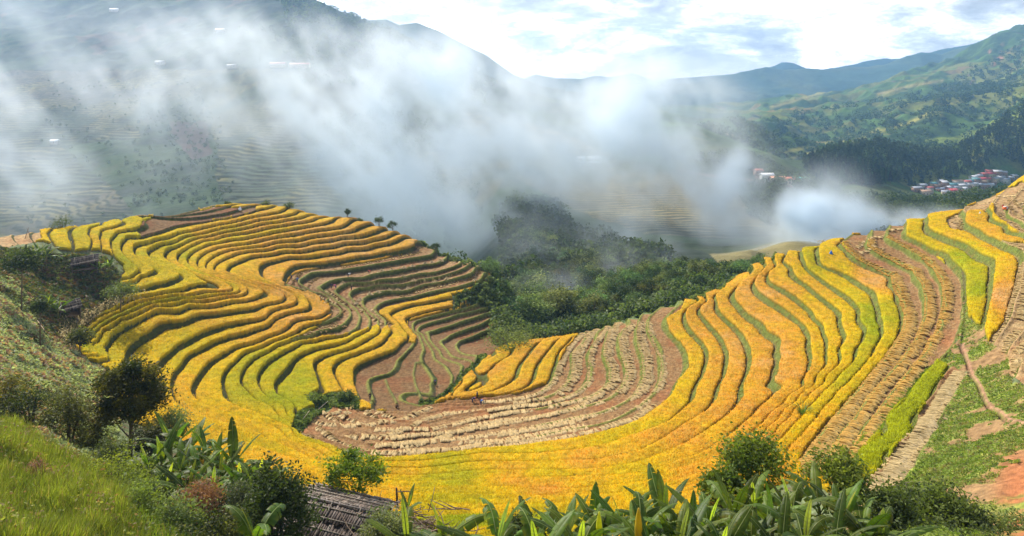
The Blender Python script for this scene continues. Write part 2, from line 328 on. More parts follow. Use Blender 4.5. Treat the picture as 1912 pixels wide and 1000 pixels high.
# terrace lip lines, numbered upwards
TL = {
 23:[(479,395),(466,400),(432,408),(400,414),(350,421),(316,430),(290,439),(260,447),(238,446),(226,458),(226,472),(240,490),(256,504),(258,514),(240,524),(210,530)],
 22:[(530,395),(520,399),(490,405),(450,413),(400,424),(362,433),(322,443),(278,456),(260,460),(250,474),(262,490),(288,505),(286,512),(262,520),(235,532),(212,540)],
 21:[(556,397),(552,401),(528,407),(486,413),(434,426),(400,433),(360,442),(324,456),(298,460),(282,468),(275,478),(300,500),(330,512),(338,520),(300,535),(260,545),(222,554)],
 20:[(579,404),(560,410),(520,417),(480,423),(440,432),(400,441),(350,454),(324,466),(310,474),(309,484),(330,500),(360,515),(372,525),(350,541),(300,552),(240,565)],
 19:[(593,409),(580,415),(540,422),(500,428),(450,439),(420,443),(380,452),(350,466),(334,478),(331,488),(350,505),(400,523),(428,536),(434,545),(410,549),(350,556),(285,564),(262,568),(218,590),(178,612),(158,636),(150,656)],
 18:[(618,417),(600,422),(560,428),(500,439),(450,449),(390,460),(360,474),(350,486),(352,496),(375,512),(420,528),(448,541),(445,548),(410,554),(350,561),(285,570),(222,594),(183,617),(163,640),(156,662)],
 17:[(646,423),(636,427),(600,432),(540,442),(490,451),(450,459),(400,468),(376,480),(368,492),(372,504),(410,520),(450,535),(462,545),(430,558),(350,566),(290,575),(226,600),(190,622),(170,645),(164,668)],
 16:[(668,429),(660,433),(620,441),(560,451),(500,460),(450,467),(416,474),(394,486),(384,498),(388,508),(430,523),(475,537),(492,546),(488,556),(450,567),(380,577),(335,586),(280,592),(240,614),(210,638),(198,658),(192,678),(240,740),(262,780),(300,815),(380,850),(470,880),(600,905),(750,930),(900,929),(1060,933),(1200,925),(1330,885),(1385,852),(1418,824),(1448,792),(1485,756),(1520,724),(1538,692),(1544,656),(1537,625),(1520,598),(1500,572),(1476,554),(1444,536),(1432,524),(1436,510),(1450,496)],
 15:[(697,437),(690,440),(640,447),(580,456),(520,464),(470,472),(430,482),(406,494),(399,504),(402,510),(450,525),(500,540),(526,550),(532,558),(520,568),(460,583),(400,592),(370,594),(334,607),(290,622),(252,646),(236,664),(230,682),(262,720),(275,760),(310,795),(380,830),(470,862),(560,885),(650,908),(750,918),(900,914),(1087,917),(1200,905),(1300,872),(1360,842),(1390,824),(1415,802),(1455,765),(1494,730),(1506,700),(1514,670),(1510,630),(1498,608),(1480,594),(1454,576),(1420,554),(1408,538),(1412,522),(1425,508)],
 14:[(720,446),(716,448),(680,455),(620,464),(560,473),(500,480),(460,487),(434,498),(425,508),(428,513),(480,530),(530,546),(552,558),(548,572),(530,578),(514,582),(496,597),(450,607),(400,620),(360,638),(320,664),(300,686),(286,710),(290,735),(300,760),(330,785),(400,812),(480,840),(560,868),(640,895),(750,906),(900,900),(1140,893),(1220,885),(1300,857),(1340,832),(1380,800),(1416,764),(1436,720),(1448,690),(1450,660),(1430,624),(1400,596),(1374,570),(1368,550),(1380,534),(1400,518)],
 13:[(742,452),(738,456),(700,461),(650,470),(600,479),(540,485),(512,492),(492,500),(488,508),(491,519),(530,540),(565,555),(578,570),(560,584),(524,594),(508,602),(476,620),(440,631),(400,644),(350,670),(330,698),(320,726),(324,742),(331,759),(370,780),(430,800),(500,825),(570,855),(640,883),(750,893),(830,889),(900,882),(1007,882),(1100,882),(1167,872),(1230,853),(1290,825),(1330,800),(1364,772),(1380,740),(1390,710),(1398,680),(1396,652),(1384,628),(1360,604),(1338,580),(1334,558),(1348,538),(1365,523)],
 12:[(778,456),(775,463),(750,470),(700,480),(650,488),(600,495),(560,500),(540,510),(532,524),(534,533),(575,546),(608,560),(616,575),(610,588),(590,598),(540,614),(520,626),(490,638),(450,650),(426,662),(390,686),(372,708),(362,730),(364,745),(387,761),(427,777),(480,792),(530,815),(590,845),(650,872),(750,880),(830,874),(900,866),(1007,866),(1114,862),(1193,848),(1240,822),(1280,795),(1318,770),(1336,740),(1352,704),(1356,672),(1352,650),(1332,620),(1314,598),(1306,576),(1312,554),(1330,538)],
 11:[(816,472),(810,478),(770,486),(710,497),(660,506),(612,512),(585,514),(567,524),(563,533),(580,546),(610,562),(634,576),(638,588),(620,600),(596,606),(560,618)],
 10:[(836,482),(830,489),(790,499),(730,511),(670,523),(650,523),(630,526),(608,536),(604,544),(625,560),(650,576),(657,592),(650,603),(620,618),(580,632),(540,641),(520,648),(484,668),(460,688),(451,708),(452,722),(467,738),(507,763),(534,789),(560,814),(628,841),(668,855),(722,859),(830,850),(900,842),(953,837),(1060,823),(1140,807),(1200,782),(1230,760),(1260,720),(1278,690),(1280,664),(1272,650),(1246,620),(1240,600),(1250,585)],
 9:[(862,490),(858,497),(810,512),(750,523),(696,530),(656,531),(636,540),(630,550),(645,560),(666,580),(674,600),(668,616),(650,628),(600,637),(566,643),(540,658),(506,678),(486,702),(484,722),(500,745),(535,775)],
 8:[(704,536),(662,547),(656,556),(680,580),(694,600),(692,612),(678,624),(660,633),(620,650),(580,660),(554,672),(544,686),(528,706),(516,722),(520,742),(547,778)],
 7:[(889,505),(886,511),(850,523),(790,535),(710,551),(686,559),(680,570),(686,580),(708,598),(710,612),(706,626),(680,642),(660,652),(620,664),(592,676),(586,686),(592,700),(602,730)],
 6:[(907,516),(900,527),(850,541),(790,553),(740,563),(710,573),(705,580),(712,592),(722,608),(724,629),(710,646),(680,659),(650,670),(622,690),(622,700),(630,715),(642,738)],
 5:[(870,552),(845,558),(830,561),(770,573),(736,585),(730,593),(745,606),(757,622),(758,638),(740,655),(700,672),(668,688),(662,710),(672,745)],
 4:[(860,572),(836,577),(790,587),(768,594),(758,604),(765,615),(778,628),(774,644),(762,658),(748,674),(744,686),(724,702),(692,714),(694,734),(699,752)],
 3:[(790,640),(794,652),(793,678),(804,696),(809,720),(811,742)],
 2:[(880,585),(856,590),(810,604),(788,612),(782,620),(794,636),(812,662),(826,678),(840,692),(848,706),(845,722)],
 1:[(905,590),(872,602),(840,612),(812,622),(804,632),(812,646),(826,664),(840,674),(866,688)],
 0:[(930,596),(900,609),(890,613),(860,623),(836,637),(832,648),(840,658),(856,669),(880,674),(888,680)],
 -1:[(935,606),(928,610),(900,625),(880,634),(860,641),(856,650),(862,658),(880,664),(900,667)],
 24:[(220,494),(210,474),(206,456),(215,443),(240,433),(272,425),(266,412),(256,406)],
 25:[(187,468),(185,450),(188,434),(210,428),(230,420)],
 26:[(170,462),(170,450),(166,434)],
 27:[(130,450),(127,436)],
}
TR = { # right slope
 9:[(1206,600),(1206,618),(1230,672),(1232,690),(1226,722),(1190,760),(1130,790),(1000,815),(850,838),(700,843),(620,825),(570,800)],
 8:[(1190,606),(1186,624),(1188,646),(1196,672),(1198,708),(1180,740),(1120,770),(1000,795),(880,815),(720,830),(640,815),(590,795)],
 7:[(1172,608),(1158,620),(1152,634),(1156,664),(1166,692),(1160,720),(1120,750),(1040,770),(960,785),(850,805),(720,817),(650,805)],
 6:[(1146,606),(1136,616),(1126,646),(1124,664),(1134,690),(1134,715),(1100,740),(1040,755),(960,767),(880,782),(800,800),(700,800)],
 5:[(1128,614),(1110,636),(1100,654),(1096,672),(1094,712),(1070,735),(1030,750),(950,759),(880,770),(790,788),(700,782)],
 4:[(1108,616),(1090,630),(1066,660),(1064,700),(1040,730),(1000,745),(940,753),(860,760),(780,772),(700,768)],
 3:[(1090,620),(1060,644),(1040,680),(1028,712),(1000,735),(950,746),(900,751),(840,754)],
 2:[(1062,624),(1028,654),(1002,690),(990,720),(960,736),(910,745),(850,750)],
 1:[(1010,640),(976,680),(966,704),(940,725),(900,738),(850,746)],
 0:[(960,652),(930,680),(905,700),(870,728)],
 11:[(1305,566),(1290,574),(1278,592),(1282,610),(1300,632),(1320,660),(1316,686),(1308,710),(1290,752),(1247,793),(1167,823),(1087,842),(993,851),(900,851),(830,860),(750,867),(660,862),(600,838),(545,808),(500,785),(450,765),(424,748),(420,734),(416,716),(420,702),(440,680),(456,664)],
 17:[(1462,492),(1476,502),(1480,516),(1504,536),(1540,564),(1570,590),(1572,620),(1566,655),(1568,680),(1542,708),(1515,738),(1485,768),(1455,800),(1425,832),(1385,870),(1280,920),(1150,945),(900,950),(700,945),(500,905),(380,870),(290,835),(240,790),(205,720)],
 18:[(1497,478),(1502,490),(1504,500),(1520,516),(1544,534),(1580,556),(1596,572),(1602,596),(1616,618),(1608,644),(1598,664),(1575,697),(1550,724),(1520,756),(1495,785),(1465,818),(1435,850),(1400,888),(1300,942),(1150,968),(900,970)],
 19:[(1524,472),(1528,484),(1530,494),(1560,508),(1600,532),(1630,548),(1638,572),(1642,600),(1646,616),(1644,636),(1630,664),(1606,695),(1580,722),(1550,755),(1525,785),(1497,818),(1467,852),(1425,900),(1350,950)],
 20:[(1568,456),(1580,470),(1600,488),(1640,508),(1662,518),(1664,534),(1676,560),(1687,596),(1682,624),(1664,652),(1634,690),(1610,720),(1585,748),(1558,780),(1530,815),(1500,856),(1460,910),(1400,960)],
 21:[(1622,444),(1618,462),(1640,478),(1680,498),(1700,508),(1720,536),(1726,562),(1724,596),(1706,640),(1676,682),(1640,722),(1615,750),(1590,790),(1545,850),(1490,925)],
 22:[(1656,430),(1653,446),(1685,464),(1720,485),(1741,508),(1756,536),(1760,566),(1752,600),(1734,640),(1700,690),(1668,730),(1635,775),(1590,840),(1530,920)],
 23:[(1690,424),(1690,444),(1737,469),(1772,488),(1790,509),(1798,544),(1798,596),(1786,634),(1745,680),(1700,732),(1650,792),(1600,850),(1556,900)],
 24:[(1728,408),(1729,425),(1755,444),(1790,458),(1825,480),(1851,490),(1851,520),(1848,560),(1840,590)],
 25:[(1795,395),(1796,410),(1802,425),(1834,443),(1865,456),(1880,464)],
 26:[(1851,383),(1851,400),(1878,424),(1909,440)],
 27:[(1876,388),(1880,404),(1909,424)],
}
TX = [(24, [(1778,680),(1740,741),(1710,792),(1691,824),(1640,885),(1600,925)]), (25, [(1808,694),(1787,730),(1752,788),(1733,826),(1708,872),(1676,910)])]
tp, tv = [], []
for D_ in (TL.items(), TR.items(), TX):
    for k, pts in D_:
        pp = np.array(pts, float)
        # densify long legs
        q = [pp[0]]
        for a, b in zip(pp[:-1], pp[1:]):
            n = max(1, int(np.hypot(*(b - a)) / 45))
            for i in range(1, n + 1): q.append(a + (b - a) * i / n)
        w = xy_of(q); keep = np.isfinite(w[:, 1]); w = w[keep]
        sel = [0]
        for i in range(1, len(w)):
            if np.hypot(*(w[i] - w[sel[-1]])) > 1.6: sel.append(i)
        w = w[sel]; tp.append(w); tv += [k] * len(w)
# channel low line and basin hints
for (px, py, k) in [(790,749,2.4),(830,740,1.9),(848,724,1.6),(858,708,1.2),(882,690,0.0),(900,670,-1.4),(940,640,-1.8),(960,618,-2.5),(900,600,0.5),(600,780,7.6),(650,790,6.6),(650,765,5.4),(760,760,3.6),(720,790,5.2),(460,640,12.5)]:
    tp.append(xy_of([(px, py)])); tv.append(k)
tp = np.concatenate(tp); tv = np.array(tv, float)
T_fit = TPS(tp, tv, reg=2e-4, scale=40.0)
Tc = T_fit(np.stack([cX.ravel(), cY.ravel()], 1)).reshape(CU.shape)
# height per terrace step from the two surfaces
def grad(A):
    gu = np.gradient(A, cu, axis=1); gv = np.gradient(A, cv, axis=0)
    Yc = cY; ax = gu / (Yc / F); ay = (gv - gu * 0 - ax * cX) / Yc      # dA/dx, dA/dy  (x=(U-CX)/F*Y, Y=e^V)
    return ax, ay
sx, sy = grad(Sc); tx, ty = grad(Tc)
hs = (sx * tx + sy * ty) / (tx * tx + ty * ty + 1e-4)
hs = np.clip(hs, 0.25, 2.0)
def blur(A, r):
    k = np.ones(2 * r + 1) / (2 * r + 1)
    A = np.apply_along_axis(lambda m: np.convolve(np.pad(m, r, 'edge'), k, 'valid'), 1, A)
    return np.apply_along_axis(lambda m: np.convolve(np.pad(m, r, 'edge'), k, 'valid'), 0, A)
hs = blur(blur(hs, 4), 4)
gT = blur(np.sqrt(tx * tx + ty * ty), 1)
# where the land is terraced (outline dropped on the land)
def wpoly(pts, ymin=55.0): return xy_of(pts, ymin)
def dens(pts, step=30):
    pp = np.array(pts + [pts[0]], float); q = []
    for a, b in zip(pp[:-1], pp[1:]):
        n = max(1, int(np.hypot(*(b - a)) / step))
        for i in range(n): q.append(a + (b - a) * i / n)
    return q
# ------------------------------------------------------------------ the near hillside, cut into steps, and the rice on it
NU = 1560
vs = np.concatenate([np.linspace(math.log(13.0), math.log(58.0), 230)[:-1], np.linspace(math.log(58.0), math.log(238.0), 930)[:-1], np.linspace(math.log(238.0), math.log(290.0), 60)])
us = np.linspace(U0, U1, NU)
iu = (us - U0) / (U1 - U0) * (len(cu) - 1); iv = (vs - V0) / (V1 - V0) * (len(cv) - 1)
def fine(A): return up1(up1(A, 1, iu), 0, np.clip(iv, 0, len(cv) - 1))
Sf, Tf, Hf = fine(Sc), fine(Tc), fine(hs)
UU, VV = np.meshgrid(us, vs)
# masks on the land, from its cover outlines
POLY = dict(
 topbrown=[(258,434),(272,408),(300,403),(400,388),(480,386),(479,395),(432,408),(350,421),(316,430),(290,440),(262,447)],
 crestdirt=[(90,426),(250,404),(405,380),(430,384),(300,401),(180,418),(110,431)],
 leftdirt=[(-60,445),(0,436),(72,427),(76,448),(40,458),(0,466),(-60,470)],
 harvest=[(530,537),(545,512),(600,498),(700,486),(772,468),(779,456),(800,450),(905,496),(912,522),(850,546),(740,572),(706,582),(712,590),(738,609),(715,616),(700,610),(690,613),(672,622),(650,626),(600,634),(545,642),(540,636),(575,620),(603,604),(618,590),(617,570),(578,548),(535,538)],
 basin=[(765,598),(800,588),(860,574),(905,560),(965,575),(965,640),(900,668),(862,700),(846,735),(800,756),(745,770),(700,765),(668,745),(662,700),(668,688),(742,655),(760,636),(772,644),(779,632),(764,612)],
 sheaf=[(560,814),(542,800),(575,782),(620,758),(680,766),(745,770),(800,754),(850,746),(900,742),(960,738),(1000,725),(1028,712),(1040,680),(1058,650),(1090,618),(1130,600),(1215,568),(1290,552),(1270,580),(1243,600),(1250,620),(1280,655),(1286,690),(1262,725),(1220,770),(1160,803),(1050,825),(900,840),(820,850),(722,859),(668,855),(628,841)],
 rows=[(1568,448),(1600,440),(1695,410),(1690,444),(1737,469),(1790,507),(1800,545),(1799,596),(1788,634),(1755,676),(1695,728),(1660,770),(1630,818),(1568,880),(1550,900),(1500,900),(1490,860),(1520,815),(1580,748),(1634,690),(1664,652),(1687,596),(1676,560),(1662,518),(1640,508),(1590,480)],
 longrow=[(1776,684),(1806,694),(1787,730),(1752,788),(1733,826),(1708,872),(1676,908),(1590,930),(1640,887),(1691,824),(1710,792),(1739,741)],
 straw1=[(1768,408),(1800,392),(1850,372),(1856,384),(1812,398),(1800,404),(1800,428),(1778,430),(1766,418)],
 straw2=[(1850,372),(1912,340),(1990,330),(1990,450),(1912,440),(1880,424),(1857,400)],
 straw3=[(1868,456),(1912,452),(1990,450),(1990,500),(1912,500),(1895,480)],
 straw4=[(1893,530),(1912,490),(1990,480),(1990,730),(1885,724),(1866,660),(1845,640),(1852,625),(1875,595)],
 greenR=[(1799,540),(1812,600),(1832,604),(1838,592),(1838,625),(1850,645),(1880,660),(1890,720),(2000,720),(2160,600),(2160,1100),(1560,1100),(1585,928),(1676,908),(1708,872),(1733,826),(1752,788),(1787,730),(1806,694),(1776,684),(1752,680),(1786,636),(1797,596)],
 wildL=[(-300,462),(0,466),(40,458),(78,450),(120,470),(195,470),(232,495),(228,522),(205,532),(230,545),(225,556),(232,568),(180,590),(150,620),(140,655),(165,672),(200,690),(215,720),(240,790),(292,805),(350,850),(400,872),(480,890),(560,912),(640,940),(720,958),(800,985),(850,1008),(1100,1030),(1350,935),(1480,905),(1600,930),(1600,1300),(-300,1300)],
 woodM=[(846,553),(870,545),(906,524),(940,530),(990,560),(1010,620),(965,606),(932,594),(905,574),(872,566),(846,578)],
 scrubM=[(560,812),(540,798),(556,770),(590,762),(605,735),(640,735),(668,745),(672,765),(620,760),(585,782)],
)
pyf = HY - Sf / np.exp(VV) * F
Yf = np.exp(VV)
# crest: the depth beyond which the land drops out of sight
ca = Sc / cY; ca = np.where(cY > 100, ca, -9); ci = ca.argmax(0); crestY = np.interp(us, cu, blur(np.tile(cY[ci, np.arange(len(cu))], (3, 1)), 1)[1])
behind = Yf - crestY[None, :]
cpy = HY - Sc / cY * F
def softmask(names, r=1):
    m = np.zeros(CU.shape)
    for n in names: m = np.maximum(m, inpoly(CU, cpy, POLY[n]).astype(float))
    return fine(blur(m, r))
wild_s = softmask(['wildL', 'greenR'], 2)
PM = {n: inpoly(UU + 5 * fbm(UU / 20, pyf / 14, 2, 3), pyf + 3 * fbm(UU / 18, pyf / 12, 2, 5), POLY[n]) & (behind < 6) for n in POLY}
amp = np.clip(1 - wild_s * 1.3, 0, 1) * sstep(14, 6, behind)
side = sstep(860, 1000, UU)                                  # 0 on the left knoll, 1 on the right slope
side = np.where(pyf > 840, 1, side)
gTf = fine(gT)
wr = np.clip(np.minimum(0.20 + 0.065 * side, (0.95 + 0.4 * side) * gTf), 0.035, 0.4)
# meandering of the lips
xf = (UU - CX) / F * Yf
Tf = Tf + 0.06 * fbm(xf / 9, Yf / 9, 2, 31) + 0.02 * fbm(xf / 2.2, Yf / 2.2, 2, 37)
# snap grid vertices onto lip and foot of each step so that the edges are clean
dTv = np.gradient(Tf, axis=0); dTu = np.gradient(Tf, axis=1)
fr = Tf - np.round(Tf)                                        # -0.5..0.5, 0 on the riser centre
tgt = np.where(fr >= 0, wr / 2, -wr / 2); need = tgt - fr
usev = np.abs(dTv) >= np.abs(dTu)
dd = np.where(usev, dTv, dTu); dd = np.where(np.abs(dd) < 1e-4, 1e-4, dd)
mv = need / dd; ok = (np.abs(mv) < 0.5) & (amp > 0.05)
mv = np.where(ok, mv, 0); onedge = ok
ui = np.arange(NU)[None, :] + np.where(usev, 0, mv); vi = np.arange(len(vs))[:, None] + np.where(usev, mv, 0)
U2 = np.interp(ui, np.arange(NU), us); V2 = np.interp(vi, np.arange(len(vs)), vs)
dSv = np.gradient(Sf, axis=0); dSu = np.gradient(Sf, axis=1)
S2 = Sf + np.where(usev, dSv, dSu) * mv; T2 = Tf + dd * mv
Y2 = np.exp(V2); X2 = (U2 - CX) / F * Y2
k = np.round(T2); f2 = T2 - k
stepT = k + np.where(f2 >= wr / 2 - 1e-3, 0.5, np.where(f2 <= -wr / 2 + 1e-3, -0.5, f2 / wr))
stepT = stepT + np.where(np.abs(stepT - k) > 0.49, (f2 - np.sign(f2) * 0.5) * 0.06, 0)
Z2 = S2 + Hf * amp * (stepT - T2)
tread = (np.abs(f2) >= wr / 2 - 1e-3)
# small rim (bund) along the outer lip of bare paddies
bare = PM['harvest'] | PM['basin'] | PM['topbrown'] | PM['sheaf'] | PM['rows'] | PM['straw1'] | PM['straw2'] | PM['straw3'] | PM['straw4'] | PM['longrow'] | PM['crestdirt'] | PM['leftdirt']
wild = (wild_s > 0.5) | PM['wildL'] | PM['greenR'] | PM['scrubM'] | PM['woodM'] | (behind > 5)
lipd = (f2 - wr / 2)                                          # distance (in steps) from lip inwards
rim = np.exp(-((lipd / np.maximum(gTf, 0.02) - 0.12) / 0.30) ** 2) * amp
Z2 = Z2 + 0.22 * rim * bare
rough = 0.05 * fbm(X2 / 0.5, Y2 / 0.5, 3, 11) + np.where(wild, 0.9 * fbm(X2 / 7, Y2 / 7, 4, 12) + 0.25 * fbm(X2 / 1.2, Y2 / 1.2, 3, 13), 0.0)
rough += np.where(~tread, 0.10 * fbm(X2 / 0.8, Y2 / 0.8, 3, 14), 0)
rough += np.where(bare & tread, 0.10 * (rng.random(X2.shape) - 0.5), 0)
Z2 = Z2 + rough
# bunds that cross the bare basin
def dist_poly(px, py, line):
    d = np.full(px.shape, 1e9)
    for (x0, y0), (x1, y1) in zip(line[:-1], line[1:]):
        L2 = (x1 - x0) ** 2 + (y1 - y0) ** 2; t = np.clip(((px - x0) * (x1 - x0) + (py - y0) * (y1 - y0)) / L2, 0, 1)
        d = np.minimum(d, np.hypot(px - x0 - t * (x1 - x0), py - y0 - t * (y1 - y0)))
    return d
band = (Yf > 90) & (behind < 3)
def near_line(line, w):
    out = np.zeros(UU.shape); pts = np.array(line, float)
    jj = np.where((vs > math.log(60)))[0]; u_lo, u_hi = pts[:, 0].min() - 20, pts[:, 0].max() + 20; ii = np.where((us > u_lo) & (us < u_hi))[0]
    sub = np.ix_(jj, ii); d = dist_poly(UU[sub], pyf[sub] * 1.0, line); out[sub] = np.exp(-(d / w) ** 2); return out * (behind < 3)
bund = np.zeros(UU.shape)
for ln in ([(720,710),(726,728),(741,755)], [(790,679),(776,680),(772,700),(776,722),(788,748)], [(888,672),(903,668)]):
    bund = np.maximum(bund, near_line(ln, 2.2))
Z2 += 0.45 * bund
path = near_line([(1797,640),(1806,668),(1818,700),(1838,735),(1862,765),(1890,788),(1930,802)], 3.2)
ditch = near_line([(1792,640),(1801,668),(1812,700),(1832,737),(1856,768),(1884,792)], 2.6)
Z2 += -0.35 * ditch + 0.06 * path
gully = near_line([(905,664),(882,686),(860,703),(849,720),(832,736),(808,748),(786,752)], 5)
Z2 -= 0.5 * gully
chan2 = near_line([(1797,500),(1800,530),(1802,570),(1800,610),(1795,640)], 2.2)
Z2 -= 0.3 * chan2
# ---- colours (what covers the ground)
n1 = fbm(X2 / 5, Y2 / 5, 4, 21); n2 = fbm(X2 / 0.7, Y2 / 0.7, 3, 22); n3 = rng.random(X2.shape)
def mixc(a, b, t): return a + (np.asarray(b) - a) * np.clip(t, 0, 1)[..., None]
soil = np.array([0.29, 0.155, 0.062]); redsoil = np.array([0.34, 0.12, 0.045]); gr = np.array([0.115, 0.15, 0.03]); gr2 = np.array([0.16, 0.20, 0.03]); dry = np.array([0.26, 0.19, 0.07])
col = np.zeros(UU.shape + (3,)) + np.array([0.13, 0.10, 0.045])
# risers: left knoll brown and grassy, shade mixed into its colour; right slope green banks
ris = np.array([0.06, 0.05, 0.025]) * (1 - side[..., None]) + np.array([0.19, 0.185, 0.05]) * side[..., None]
ris = mixc(ris, gr * (0.5 + 0.5 * side)[..., None], 0.5 + 1.5 * n1); ris = mixc(ris, redsoil * 0.75, sstep(0.12, 0.35, n2 + 0.5 * n1) * (0.35 + 0.3 * side))
low = sstep(0.0, -wr / 2, f2)                                   # foot of the bank is barer, its shoulder grassy
ris = mixc(ris, np.array([0.22, 0.15, 0.07]), low * 0.6 * side); ris = mixc(ris, gr2 * (0.45 + 0.5 * side)[..., None], (1 - low) * 0.6)
col = np.where((~tread)[..., None], ris, col)
harv = PM['harvest'] | PM['basin']
ris2 = mixc(np.zeros(UU.shape + (3,)) + np.array([0.065, 0.038, 0.024]), gr * 0.42, 0.35 + 1.6 * n1 + 0.5 * (1 - low))
col = np.where((harv & ~tread)[..., None], ris2, col)
bt = bare & tread
csoil = mixc(np.zeros(UU.shape + (3,)) + soil, np.array([0.42, 0.29, 0.14]), sstep(0.55, 0.95, n3) * 0.7); csoil = mixc(csoil, redsoil, sstep(0.0, 0.4, n1) * 0.55)
col = np.where(bt[..., None], csoil, col)
col = np.where(((PM['topbrown'] | PM['basin']) & tread)[..., None], csoil * 0.66, col)
st = PM['straw1'] | PM['straw2'] | PM['straw3'] | PM['straw4'] | PM['crestdirt'] | PM['leftdirt']
col = np.where((st & tread)[..., None], mixc(csoil, [0.55, 0.39, 0.19], 0.45 + 0.6 * n2), col)
hv = PM['harvest'] & tread
col = np.where(hv[..., None], mixc(csoil * 0.85, [0.46, 0.31, 0.15], 0.12 + 0.9 * n2), col)
rimg = np.clip(rim * 1.5, 0, 1) * bare * (PM['harvest'] | PM['basin'] | (PM['sheaf'] & (UU > 1000)) | PM['rows'])
col = mixc(col, np.array([0.22, 0.24, 0.05]), rimg * 0.9)
col = mixc(col, np.array([0.18, 0.20, 0.05]), bund)
wl = mixc(np.zeros(UU.shape + (3,)) + np.array([0.10, 0.12, 0.05]), np.array([0.20, 0.24, 0.11]), 0.5 + 1.5 * n1); wl = mixc(wl, np.array([0.2, 0.12, 0.07]), sstep(0.2, 0.45, n2 - 0.3 * n1) * 0.8)
hutground = near_line([(60,500),(110,520),(150,510),(200,520),(120,600),(110,620)], 26)
wl = mixc(wl, np.array([0.17, 0.085, 0.05]), hutground * (0.6 + n2))
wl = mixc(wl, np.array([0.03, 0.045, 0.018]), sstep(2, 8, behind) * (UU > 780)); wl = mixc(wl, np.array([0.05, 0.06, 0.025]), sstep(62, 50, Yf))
col = np.where(wild[..., None], wl, col)
gR = PM['greenR'] | ((UU > 1590) & (pyf > 930))
gl = mixc(np.zeros(UU.shape + (3,)) + np.array([0.19, 0.25, 0.045]), np.array([0.30, 0.34, 0.06]), 0.5 + 1.5 * n2); gl = mixc(gl, np.array([0.33, 0.20, 0.09]), sstep(0.02, 0.25, n1 + 0.35 * n2))
redp = sstep(1830, 1900, UU) * sstep(800, 900, pyf) ; gl = mixc(gl, np.array([0.42, 0.155, 0.06]), redp * sstep(-0.25, 0.15, n1 + 0.2 * n2)); gl = mixc(gl, np.array([0.36, 0.2, 0.1]), sstep(0.1, 0.0, np.abs(n1 + 0.08)) * 0.3)
col = np.where((gR & (behind < 3))[..., None], gl, col)
strip = near_line([(1740,686),(1700,722),(1664,762),(1634,806),(1592,856),(1560,882)], 5)
col = mixc(col, np.array([0.22, 0.32, 0.05]), strip * (UU > 1540))
crestw = sstep(-2.5, 0.5, behind) * (UU > 950) * (UU < 1440)
col = mixc(col, np.array([0.17, 0.22, 0.08]), crestw)
col = mixc(col, np.array([0.40, 0.22, 0.13]), path); col = mixc(col, np.array([0.10, 0.05, 0.03]), ditch * 0.8); col = mixc(col, np.array([0.10, 0.07, 0.04]), chan2 * 0.8)
col = mixc(col, np.array([0.07, 0.09, 0.03]), gully)
lpath = near_line([(-20,500),(8,506),(24,520),(50,530)], 4); col = mixc(col, np.array([0.36, 0.15, 0.08]), lpath)
col = np.clip(col * (0.88 + 0.24 * rng.random(UU.shape))[..., None], 0.004, 0.9)
nr, nc = UU.shape
idx = np.arange(nr * nc).reshape(nr, nc)
quads = np.stack([idx[:-1, :-1], idx[:-1, 1:], idx[1:, 1:], idx[1:, :-1]], -1).reshape(-1, 4)
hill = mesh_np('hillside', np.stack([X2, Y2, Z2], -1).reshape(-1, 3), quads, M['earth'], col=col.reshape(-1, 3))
tag(hill, 'terraced hillside bowl of earth banks and paddies below the viewpoint', 'hillside', kind='structure')
# rice
gpts = np.array([(200,630,.85),(110,440,.6),(300,610,.6),(450,600,.3),(560,560,.1),(480,700,.75),(560,740,.9),(640,700,.35),(700,650,.4),(500,440,.15),(420,430,.3),(650,440,.02),(760,460,0),(240,470,.7),(330,490,.6),(360,780,.5),(500,830,.45),(700,890,.5),(850,930,.95),(1000,960,.95),(1000,880,.5),(1100,850,.35),(1000,915,.25),(1300,760,.3),(1350,650,.12),(1280,600,.08),(1450,700,.0),(1440,560,.1),(1400,800,.12),(1500,780,.4),(1580,680,.6),(1560,560,.5),(1660,600,.9),(1630,500,-.15),(1560,500,.6),(1740,460,.45),(1790,500,.85),(1830,540,1.0),(1820,590,.6),(1865,560,-.25),(1650,800,1.15),(1700,740,1.15),(900,690,.1),(1000,700,.15),(1860,420,.25),(840,560,.2),(1180,930,.6),(1300,850,.25)])
G = np.zeros(CU.shape); W = np.zeros(CU.shape)
for px, py, g in gpts:
    w = 1 / (((CU - px) / 1.3) ** 2 + (cpy - py) ** 2 + 200) ** 2; G += w * g; W += w
Gf = fine(G / W)
kk = np.round(T2 - 0.5)                                       # which paddy
hh = _h(kk, np.zeros_like(kk), 3, 5) - 0.5; Gf = Gf + 0.35 * hh + 0.40 * n1 + 0.12 * fbm(X2 / 2.5, Y2 / 1.5, 2, 23)
ricem = tread & ~bare & ~wild & (amp > 0.4) & ~(strip > 0.4) & (path < 0.2) & (gully < 0.3) & (Yf > 60)
edge_in = np.where(f2 > 0, f2 - wr / 2, -f2 - wr / 2)          # steps from the nearest step edge
ricem &= ~((f2 < 0) & (edge_in < 0.02))                       # a little gap at the foot of the next bank
lodge = near_line([(1560,480),(1600,500),(1640,520)], 16)
hgt = 0.50 * (0.86 + 0.25 * sstep(0.0, 0.15, edge_in)) * (1 - 0.35 * lodge)
rn = rng.random(X2.shape)
hgt = hgt + 0.13 * (rn - 0.5) * sstep(40, 90, Yf) + 0.06 * fbm(X2 / 0.9, Y2 / 0.9, 3, 41) + 0.05 * fbm(X2 / 4, Y2 / 4, 2, 42)
cg0 = np.array([0.83, 0.45, 0.050]); cg1 = np.array([0.82, 0.58, 0.015]); cg2 = np.array([0.50, 0.50, 0.012])
g = np.clip(Gf, -0.4, 1.2)[..., None]
